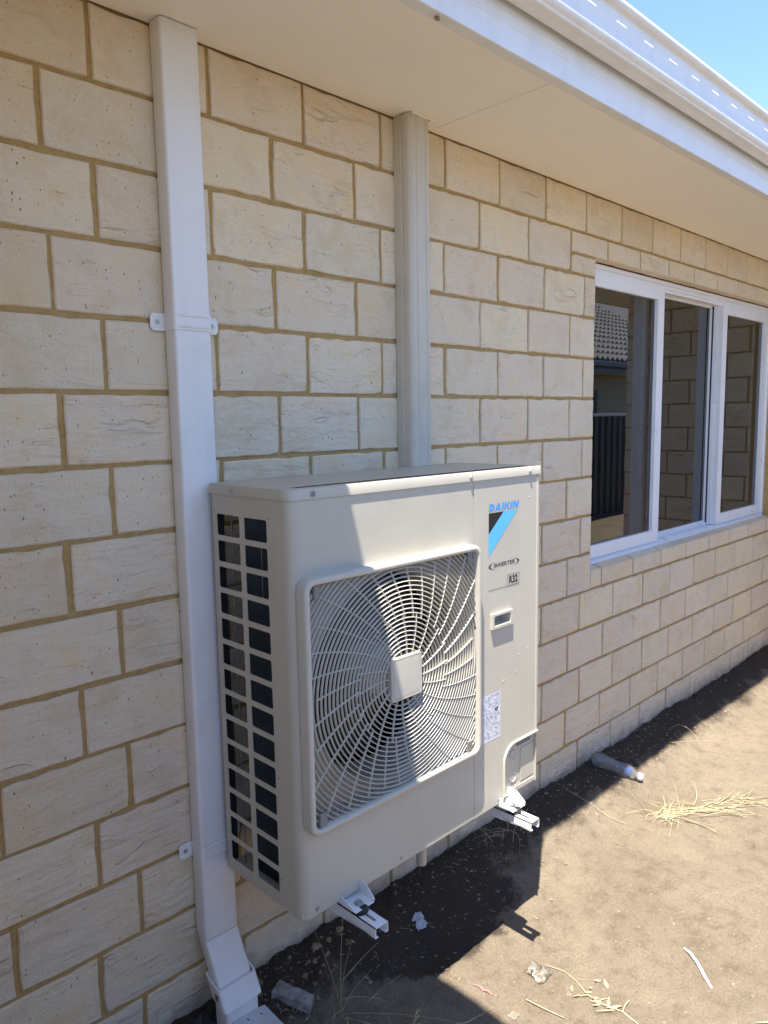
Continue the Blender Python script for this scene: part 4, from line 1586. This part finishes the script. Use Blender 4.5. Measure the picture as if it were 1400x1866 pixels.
    # ---- feet under the tray
    for xc in (0.355, 0.977):
        mb = MB()
        # the pressed foot: floor with up-turned sides and rounded nose
        y0, y1, z0 = -0.432, -0.06, AZ0 - .010
        mb.box((xc - .030, y0 + .012, z0 - .0015), (xc + .030, y1, z0 + .0005), .0004)
        for s in (-1, 1):
            prof = [(y1, z0), (y0 + .004, z0), (y0, z0 + .004), (y0 + .002, z0 + .010), (y0 + .030, z0 + .032), (AYF + .012, z0 + .034), (y1, z0 + .010)]
            if s < 0:
                prof = [(y1, z0), (y0 + .012, z0), (y0 + .008, z0 + .006), (y0 + .045, z0 + .020), (AYF + .012, z0 + .022), (y1, z0 + .010)]
            mb.prism([(xc + s * .030, y, z) for y, z in prof], (s * .0018, 0, 0))
        mb.box((xc - .030, y0, z0 - .0015), (xc - .010, y0 + .0125, z0 + .0005), .0004)
        mb.box((xc + .010, y0, z0 - .0015), (xc + .030, y0 + .0125, z0 + .0005), .0004)
        ft = mb.build('mounting_foot', 'bracket', U)
        g = MB()
        bc = (xc - .001, y0 + .022, z0)
        g.lathe([(0, .0115), (.0018, .0115), (.0019, .007), (.008, .007)], bc, (0, 0, 1), 6)
        g.lathe([(0.0001, .0120), (.0016, .0120)], bc, (0, 0, 1), 20)
        g.build('bolt', 'steel', ft)
    # drain spout
    mb = MB()
    mb.lathe([(0, .016), (-.19, .0155), (-.19, .0125), (-.15, .012)], (0.785, -0.215, AZ0 - .001), (0, 0, 1), 20, False, True)
    mb.build('drain_spout', 'duct', U, 40)
    return U


build_unit()


# ------------------------------------------------------------------ wall brackets
def build_brackets():
    labs = ('white slotted steel wall bracket under the shaded end of the unit', 'white slotted steel wall bracket in sun under the cable cover')
    for xc, lab in zip((0.355, 0.977), labs):
        B = thing('wall_bracket', (xc, 0, 0.36), lab, 'bracket', 'steel brackets under the heat pump')
        x0, x1 = xc - .0205, xc + .0205
        zt = 0.3745
        ye = -0.488
        mb = MB()
        mb.plate([x0, xc - .0045, xc + .0045, x1], [ye, ye + .020, ye + .120, -0.003], {(1, 1)}, lambda u, v, d: (u, v, zt - d), .0022, .0044, 4)
        for s, x in ((1, x0), (-1, x1)):
            mb.prism([(x, ye, zt - .0), (x, ye, zt - .024), (x, -0.05, zt - .046), (x, -0.003, zt - .046), (x, -.003, zt)], (s * .0022, 0, 0))
            mb.box((x, ye, zt - .026), (x + s * .009, ye + .10, zt - .0238))
        mb.build('arm', 'bracket', B)
        mb = MB()
        mb.box((xc - .022, -0.0035, 0.345), (xc + .022, -0.0062, 0.62))
        mb.build('wall_rail', 'bracket', B)
        mb = MB()
        mb.lathe([(0, .021), (.004, .0225), (.0105, .0225), (.0140, .019)], (xc - .001, -0.414, zt), (0, 0, 1), 20)
        mb.build('rubber_mount', 'black', B, 40)


build_brackets()


# ------------------------------------------------------------------ small things on the ground
def on_ground(x, y, dz=0.0):
    return Vector((x, y, gz(x, y) + dz))


def build_bottle():
    a = Vector((2.095, -0.038, 0.0)); b = Vector((2.215, -0.215, 0.0))
    a.z = gz(a.x, a.y) + .036; b.z = gz(b.x, b.y) + .020
    ax = (b - a).normalized()
    L = (b - a).length
    T = thing('plastic_bottle', a, 'empty clear plastic drink bottle with white cap lying by the wall', 'bottle')
    k = L / .245
    prof = [(0, .020), (.004, .029), (.012, .034), (.045, .0345), (.075, .032), (.098, .0275), (.118, .0285), (.135, .0325), (.165, .0335), (.186, .030), (.203, .021), (.212, .0145), (.232, .0130)]
    inner = [(h + (.0008 if i == 0 else 0), r - .0007) for i, (h, r) in enumerate(prof)]
    mb = MB()
    mb.lathe([(h * k, r) for h, r in prof], a, ax, 28, True, False)
    body = mb.build('bottle_body', 'bottle', T, 60)
    mb = MB()
    mb.lathe([(.219 * k, .0165), (.221 * k, .0172), (.238 * k, .0172), (.2405 * k, .0155)], a, ax, 24)
    mb.build('cap', 'cap', T, 35)
    mb = MB()
    # torn wrap-around label: two loose patches on the shoulder
    e1 = ax.orthogonal().normalized(); e2 = ax.cross(e1)
    for (t0, t1, h0, h1) in ((0.2, 1.2, .128, .150), (2.3, 3.5, .126, .160), (4.4, 5.4, .150, .172)):
        vs = []
        for i in range(9):
            t = t0 + (t1 - t0) * i / 8
            for h in (h0 + .004 * sin(i * 1.7), h1 + .003 * sin(i * 2.3)):
                rr_ = .0346
                vs.append(a + ax * h * k + (e1 * cos(t) + e2 * sin(t)) * rr_)
        mb.add(vs, [(2 * i, 2 * i + 1, 2 * i + 3, 2 * i + 2) for i in range(8)])
    mb.build('torn_label', 'label_blue', T, 60)


build_bottle()


def stalk(mb, p, d, length, bend, r=0.0011, seg=7, sag=0.0, rnd=random, flat=True):
    """a dry stalk leaving p in direction d, bending sideways and sagging onto the soil"""
    p = Vector(p); d = Vector(d).normalized()
    side = d.cross(Vector((0, 0, 1)))
    if side.length < .01: side = Vector((1, 0, 0))
    side.normalize()
    pts = []
    q = p.copy()
    dd = d.copy()
    for i in range(seg + 1):
        pts.append(q.copy())
        dd = (dd + side * bend / seg + Vector((0, 0, -sag / seg))).normalized()
        q = q + dd * (length / seg)
        g = gz(q.x, q.y) + r * 1.2
        if q.z < g: q.z = g
    mb.tube(pts, [r * (1 - .6 * i / seg) for i in range(seg + 1)], 4)


def build_straw():
    rr = random.Random(11)
    # big pale tuft, right
    mb = MB()
    for i in range(46):
        bx, by = 2.05 + rr.gauss(0, .030), -0.395 + rr.gauss(0, .022)
        a = rr.gauss(radians(-36), radians(26)) if rr.random() < .6 else rr.uniform(-pi, pi)
        up = abs(rr.gauss(0.08, .25))
        ln = rr.uniform(.08, .30) if up < .3 else rr.uniform(.05, .16)
        if abs(a) > 1.3: ln *= .45
        stalk(mb, on_ground(bx, by, .004), (cos(a), sin(a), up), ln, rr.gauss(0, .6), rr.uniform(.0010, .0024), 8, rr.uniform(.2, 1.0))
    for i in range(44):
        # loose stems lying across one another, drawn out to the right
        t = rr.random()
        bx, by = 2.06 + .36 * t + rr.gauss(0, .02), -.41 - .17 * t + rr.gauss(0, .022)
        a = rr.gauss(radians(-30), radians(32)) + (pi if rr.random() < .4 else 0)
        stalk(mb, on_ground(bx, by, rr.uniform(.003, .012)), (cos(a), sin(a), rr.uniform(0, .18)), rr.uniform(.06, .24), rr.gauss(0, .5), rr.uniform(.0010, .0023), 7, rr.uniform(.05, .4))
    for (x, y, a, up, ln, bd, sg) in ((2.02, -.32, 2.4, 1.5, .13, .1, .2), (2.025, -.33, 2.2, 1.2, .11, -.2, .1), (2.10, -.44, 1.0, 1.6, .12, .1, .1), (2.06, -.40, -2.6, .6, .12, .3, .4), (2.04, -.36, 2.7, .9, .16, .6, 1.7), (2.2, -.5, -.5, .05, .42, .12, .1), (2.25, -.52, -.6, .04, .40, .3, .1)):
        stalk(mb, on_ground(x, y, .004), (cos(a), sin(a), up), ln, bd, .0016, 9, sg)
    tag(mb.build('dry_grass_tuft', 'straw', None, 60), 'flattened tuft of bright yellow straw on the sunlit sand', 'dry grass')
    # arching wiry stem in the shade, right of the shadow
    mb = MB()
    stalk(mb, on_ground(2.70, -.11, .003), (.3, -.2, .8), .22, 1.8, .0011, 12, 3.4)
    stalk(mb, on_ground(2.62, -.16, .003), (.6, -.5, .1), .34, .4, .0010, 9, .2)
    stalk(mb, on_ground(2.60, -.15, .003), (.4, -.6, .4), .14, 1.8, .0010, 9, 1.4)
    tag(mb.build('dry_grass_tuft', 'straw_dark', None, 60), 'small curled brown grass stem in the shade farther along the wall', 'dry grass')
    # wiry stems by the right bracket
    mb = MB()
    for i in range(13):
        x, y = 1.36 + rr.gauss(0, .07), -.07 + rr.gauss(0, .025)
        a = rr.uniform(-pi, pi)
        stalk(mb, on_ground(x, y, .004), (cos(a), sin(a), rr.uniform(0, .7)), rr.uniform(.06, .24), rr.gauss(0, .7), .0011, 8, rr.uniform(.4, 1.6))
    tag(mb.build('dry_grass_tuft', 'straw_dark', None, 60), 'tangled brown grass stems at the wall beyond the cable cover', 'dry grass')
    # stems standing under the left end of the unit
    mb = MB()
    for (x, y, dx, dy, dz, ln, bd, sg, r) in ((.455, -.215, .02, .03, 1, .25, .08, .02, .0014), (.45, -.22, .10, .10, 1, .20, .3, .1, .0011), (.455, -.215, -.05, .25, .9, .24, -.2, .1, .0010),
                                            (.45, -.225, .5, -.5, .05, .34, .25, .1, .0011), (.455, -.22, .8, .3, .1, .15, .2, .2, .0012), (.445, -.23, -.1, -.6, .3, .15, .9, .9, .0012),
                                            (.44, -.22, .1, -.4, .7, .16, 1.2, 1.9, .0012), (.46, -.22, -.6, -.3, .5, .12, .9, 1.6, .0011), (.46, -.20, .2, -.6, .6, .15, -1.0, 1.7, .0011), (.50, -.17, .7, .15, .1, .17, .1, .1, .0015), (.52, -.25, .7, .1, .05, .14, .2, .1, .0012), (.45, -.24, .35, -.75, .05, .30, .12, .1, .0011), (.44, -.2, -.4, -.8, .2, .12, .8, 1.2, .0011)):
        stalk(mb, on_ground(x, y, .003), (dx, dy, dz), ln, bd, r, 9, sg)
    tag(mb.build('dry_grass_tuft', 'straw_dark', None, 60), 'upright thin straw stems beside the concrete rubble', 'dry grass')
    # seed-head stalk hanging at the left bracket tip
    mb = MB()
    b = on_ground(.47, -.43, .004)
    stalk(mb, b, (-.2, .2, .9), .10, .5, .0012, 7, .3)
    for i in range(9):
        t = i / 8
        stalk(mb, b + Vector((.02 + .07 * t, .03 * t, .03 + .012 * t)), (1, rr.uniform(-.7, .7), rr.uniform(-.5, .3)), .030, .2, .0020, 4, .1)
    for i in range(5):
        stalk(mb, b + Vector((rr.uniform(-.06, .01), rr.uniform(-.02, .04), .055)), (rr.uniform(-.2, .3), -.1, -1), rr.uniform(.03, .06), .2, .0018, 4, .1)
    tag(mb.build('dry_grass_tuft', 'straw_dark', None, 60), 'drooping brown seed heads below the tip of the shaded bracket', 'dry grass')
    # broken twig across the sunlit sand
    mb = MB()
    P = [(1.012, -.505), (1.030, -.56), (1.020, -.605), (1.000, -.65), (.992, -.70), (1.00, -.76), (.985, -.82), (.975, -.90), (.96, -.98)]
    mb.tube([on_ground(x, y, .003) for x, y in P], [.0012, .0015, .0018, .0020, .0018, .0022, .0020, .0018, .0015], 5)
    for (x, y, a, ln) in ((1.0, -.655, 2.8, .03), (.995, -.69, -.4, .035), (.992, -.70, 2.2, .03), (1.0, -.76, .3, .05), (.985, -.82, -2.9, .03), (.99, -.74, 2.6, .05)):
        stalk(mb, on_ground(x, y, .003), (cos(a), sin(a), .3), ln, .3, .0022, 4, .4)
    tw = mb.build('dry_twig', 'straw', None, 60)
    tag(tw, 'broken dry twig with husks lying across sunlit sand', 'twig')
    mb = MB()
    for i in range(12):
        x, y = 1.0 + rr.gauss(0, .03), -.70 + rr.gauss(0, .06)
        p = on_ground(x, y, .004)
        a = rr.uniform(0, pi); l_, w_ = rr.uniform(.008, .018), rr.uniform(.004, .008)
        u = Vector((cos(a), sin(a), rr.uniform(-.2, .4))) * l_; v = Vector((-sin(a), cos(a), rr.uniform(-.2, .5))) * w_
        mb.add([p - u, p + v * .8, p + u + Vector((0, 0, .003)), p - v, p + Vector((0, 0, .004))], [(0, 1, 4), (1, 2, 4), (2, 3, 4), (3, 0, 4)])
    mb.build('husk', 'straw_dark', tw)
    # two more lone stalks in the sun
    singles = (('short straw with split end lying in sun near the shadow corner', [(.853, -.545), (.862, -.60), (.872, -.655)], .0022),
               ('slim yellow straw at the bottom edge in the sunlit sand', [(1.01, -1.02), (1.03, -1.055), (1.02, -1.10)], .0022),
               ('pale straw lying far right on the sunlit sand', [(1.22, -1.03), (1.27, -1.075), (1.29, -1.13)], .0016),
               ('thin straw crossing the shadow edge beside the concrete rubble', [(.52, -.34), (.60, -.43), (.68, -.475), (.77, -.50)], .0011),
               ('long thin straw lying over the shadow edge under the bottle', [(1.83, -.06), (1.86, -.16), (1.87, -.24), (1.88, -.31)], .0012))
    for lab, P, r in singles:
        mb = MB()
        mb.tube([on_ground(x, y, r * 1.3 + .001) for x, y in P], [r * .7] + [r] * (len(P) - 2) + [r * .5], 5)
        tag(mb.build('straw_stalk', 'straw', None, 60), lab, 'straw')


build_straw()


def crumple(name, mat, c, size, seed, label, cat, flat=.6, n=11, amp=.5):
    """a crumpled sheet: a folded grid with creases"""
    rr = random.Random(seed)
    mb = MB()
    vs = []
    for j in range(n):
        for i in range(n):
            u, v = i / (n - 1) - .5, j / (n - 1) - .5
            p = Vector((u * 3.1 + seed, v * 3.1, seed * .7))
            dx = noise.noise(p) * amp; dy = noise.noise(p + Vector((9, 3, 1))) * amp
            h = abs(noise.noise(p * 1.6 + Vector((2, 8, 5)))) * 1.3 + abs(noise.noise(p * 3.4)) * .4
            e = 1 - .6 * max(abs(u), abs(v)) * 2
            x, y = c[0] + size[0] * (u * (1 - .3 * h) + dx * .4), c[1] + size[1] * (v * (1 - .3 * h) + dy * .4)
            vs.append((x, y, gz(x, y) + .002 + size[2] * h * max(e, .15)))
    fs = []
    for j in range(n - 1):
        for i in range(n - 1):
            q = [j * n + i, j * n + i + 1, (j + 1) * n + i + 1, (j + 1) * n + i]
            fs += [(q[0], q[1], q[2]), (q[0], q[2], q[3])]
    mb.add(vs, fs)
    o = mb.build(name, mat)
    return tag(o, label, cat)


crumple('plastic_wrapper', 'film', (.962, -.512), (.075, .075, .045), 4, 'crumpled clear plastic wrapper on the sunlit sand', 'wrapper')
crumple('paper_scrap', 'plate', (.845, -.150), (.046, .040, .018), 8, 'torn white paper scrap in the shade under the unit', 'paper')
crumple('plastic_scrap', 'film', (.788, -.552), (.028, .028, .006), 15, 'small flat translucent plastic scrap beside the shadow corner', 'plastic scrap', amp=.2)

mb = MB()
P = [(1.352, -.775), (1.338, -.802), (1.315, -.832), (1.285, -.868), (1.262, -.895)]
pts = [on_ground(x, y, .004 + .004 * sin(i * 1.1)) for i, (x, y) in enumerate(P)]
L_, R_ = [], []
for i, p in enumerate(pts):
    t = (pts[min(i + 1, 4)] - pts[max(i - 1, 0)]).normalized()
    s = Vector((-t.y, t.x, .3)).normalized() * (.0035 if 0 < i < 4 else .0022)
    L_.append(p - s); R_.append(p + s)
mb.strip(L_, (0, 0, 0)) if False else None
mb.add(L_ + R_ + [p + Vector((0, 0, .0022)) for p in L_] + [p + Vector((0, 0, .0022)) for p in R_],
       [(i, i + 1, 5 + i + 1, 5 + i) for i in range(4)] + [(10 + i, 10 + i + 1, 15 + i + 1, 15 + i) for i in range(4)] + [(i, i + 1, 10 + i + 1, 10 + i) for i in range(4)] + [(5 + i, 5 + i + 1, 15 + i + 1, 15 + i) for i in range(4)])
tag(mb.build('plastic_strip', 'white_strip'), 'curved white plastic strip lying on the sunlit sand', 'plastic strip')

mb = MB()
pts = [on_ground(x, y, .003 + .002 * (i % 2)) for i, (x, y) in enumerate(((.792, -.405), (.797, -.425), (.795, -.440), (.800, -.452), (.798, -.470)))]
w_ = [.0008, .0012, .0032, .0028, .0010]
vs = []
for i, p in enumerate(pts):
    vs += [p - Vector((w_[i], 0, 0)), p + Vector((w_[i], 0, .001))]
mb.add(vs, [(2 * i, 2 * i + 1, 2 * i + 3, 2 * i + 2) for i in range(4)])
tag(mb.build('red_ribbon', 'red'), 'tiny red ribbon scrap on the sand near the shadow corner', 'ribbon')


def build_rubble():
    rr = random.Random(21)
    # mortar/concrete offcut
    c = Vector((.352, -.140, gz(.352, -.140) + .012))
    a = Vector((.026, -.046, -.010)); b = Vector((.019, .010, .0)) ; h = Vector((0.0, 0.0, .022))
    mb = MB()
    N = 8
    vs = []
    for k_ in (-1, 1):
        for i in range(N):
            for s in (-1, 1):
                t = i / (N - 1) * 2 - 1
                p = c + a * t * (1 + rr.gauss(0, .02)) + b * s * (1 + rr.gauss(0, .09)) + h * .5 * k_ * (1 + rr.gauss(0, .10))
                vs.append(p)
    f = []
    o = 2 * N
    for i in range(N - 1):
        f += [(2 * i, 2 * i + 1, 2 * i + 3, 2 * i + 2), (o + 2 * i, o + 2 * i + 2, o + 2 * i + 3, o + 2 * i + 1), (2 * i, 2 * i + 2, o + 2 * i + 2, o + 2 * i), (2 * i + 1, o + 2 * i + 1, o + 2 * i + 3, 2 * i + 3)]
    f += [(0, o, o + 1, 1), (2 * N - 2, 2 * N - 1, o + 2 * N - 1, o + 2 * N - 2)]
    mb.add(vs, f)
    tag(mb.build('concrete_rubble', 'concrete'), 'rough grey concrete offcut on the soil by the downpipe foot', 'rubble')
    # sheet-metal plate under the collar
    P = thing('metal_plate', (.25, -.17, .01), 'pale grey metal plate with two holes below the downpipe collar', 'plate')
    mb = MB()
    o = Vector((.160, -.128, .034))
    ux = Vector((.098, -.012, -.012)); uy = Vector((.028, -.150, -.052))
    mp = lambda u, v, d: tuple(o + ux * u + uy * v - Vector((0, 0, d)))
    us = [0, .34, .40, .72, .78, 1]
    vs_ = [0, .10, .14, .24, .28, 1]
    mb.plate(us, vs_, {(1, 1), (3, 1)}, mp, .002, .018, 3)
    mb.build('sheet', 'plate', P)
    mb = MB()
    mb.prism([o + Vector((0, 0, -.002)), o + ux + Vector((0, 0, -.002)), o + ux + Vector((.0, .012, -.05)), o + Vector((0, .012, -.05))], (0, -.002, 0))
    mb.build('down_turn', 'plate', P)
    # scrap of black sheeting at the foot of the wall
    crumple('black_plastic_sheet', 'black', (.112, -.075), (.11, .09, .05), 12, 'crumpled black plastic sheeting at the foot of the downpipe', 'plastic sheet')
    # grit and crumbs over the soil
    mb = MB()
    for i in range(9500):
        d = rr.random() ** 1.7
        x = .25 + 3.4 * rr.random() ** 1.8
        y = -rr.random() ** (1.7 if rr.random() < .5 else 1.0) * 1.25
        r = .0008 + .0050 * rr.random() ** 7
        if y > -.22 and rr.random() < .4: r *= 1.7
        z = gz(x, y)
        q = rr.uniform(0, 6.28)
        c_, s_ = cos(q) * r, sin(q) * r
        h_ = r * rr.uniform(.5, 1.0)
        e = rr.uniform(.6, 1.2)
        mb.add([(x + c_, y + s_, z), (x - s_ * e, y + c_ * e, z + h_ * .2), (x - c_, y - s_, z), (x + s_ * e, y - c_ * e, z), (x + rr.uniform(-.3, .3) * r, y, z + h_)], [(0, 1, 4), (1, 2, 4), (2, 3, 4), (3, 0, 4)])
    tag(mb.build('sand_grit', 'pebble'), 'loose grit and crumbs scattered on the soil', kind='stuff')
    mb = MB()
    for i in range(300):
        x = .3 + 3.2 * rr.random() ** 1.7
        y = -rr.random() ** 1.5 * 1.2
        a = rr.uniform(-pi, pi)
        stalk(mb, on_ground(x, y, .0012), (cos(a), sin(a), rr.uniform(0, .15)), rr.uniform(.006, .035), rr.gauss(0, .4), rr.uniform(.0004, .0009), 3, .1)
    tag(mb.build('straw_litter', 'straw_dark', None), 'short broken straw bits scattered on the soil', kind='stuff')
    mb = MB()
    for i in range(260):
        x = .28 + 2.6 * rr.random() ** 1.6
        y = -.03 - abs(rr.gauss(0, .13))
        p = on_ground(x, y, .003)
        a = rr.uniform(0, 2 * pi); l_, w2 = rr.uniform(.003, .011), rr.uniform(.0015, .005)
        u = Vector((cos(a), sin(a), rr.uniform(-.3, .3))) * l_; v = Vector((-sin(a), cos(a), rr.uniform(-.4, .4))) * w2
        mb.add([p - u, p + v, p + u, p - v, p + Vector((0, 0, .0025))], [(0, 1, 4), (1, 2, 4), (2, 3, 4), (3, 0, 4)])
    tag(mb.build('leaf_litter', 'leaf'), 'brown leaf crumbs along the foot of the wall', kind='stuff')
    # clods against the footing
    CL = ('largest brown soil clod at the wall foot behind the shaded bracket', 'small brown clod just beyond the largest clod at the wall foot', 'brown soil clod at the wall foot nearest above the concrete rubble',
          'brown soil clod farthest along the wall foot toward the drain spout', 'tiny brown soil clod farthest out from the wall under the unit', 'small brown soil clod closest to the downpipe foot')
    for i, (x, y, r) in enumerate(((.50, -.055, .013), (.545, -.06, .010), (.47, -.085, .009), (.60, -.045, .012), (.585, -.10, .008), (.425, -.10, .009))):
        mb = MB()
        p = on_ground(x, y, r * .3)
        vs = []
        nn, mm_ = 7, 5
        for j in range(mm_):
            th = pi * (j + .5) / mm_
            for k_ in range(nn):
                ph = 2 * pi * k_ / nn
                d = Vector((sin(th) * cos(ph), sin(th) * sin(ph) * .8, cos(th) * .5))
                vs.append(p + d * r * (1 + .9 * noise.noise(d * 2.1 + Vector((i * 3.1, 0, 0)))))
        f = [(j * nn + k_, j * nn + (k_ + 1) % nn, (j + 1) * nn + (k_ + 1) % nn, (j + 1) * nn + k_) for j in range(mm_ - 1) for k_ in range(nn)] + [tuple(range(nn)), tuple(range((mm_ - 1) * nn, mm_ * nn))]
        mb.add(vs, f)
        tag(mb.build('soil_clod', 'leaf'), CL[i], 'clod', 'soil clods at the wall foot')


build_rubble()
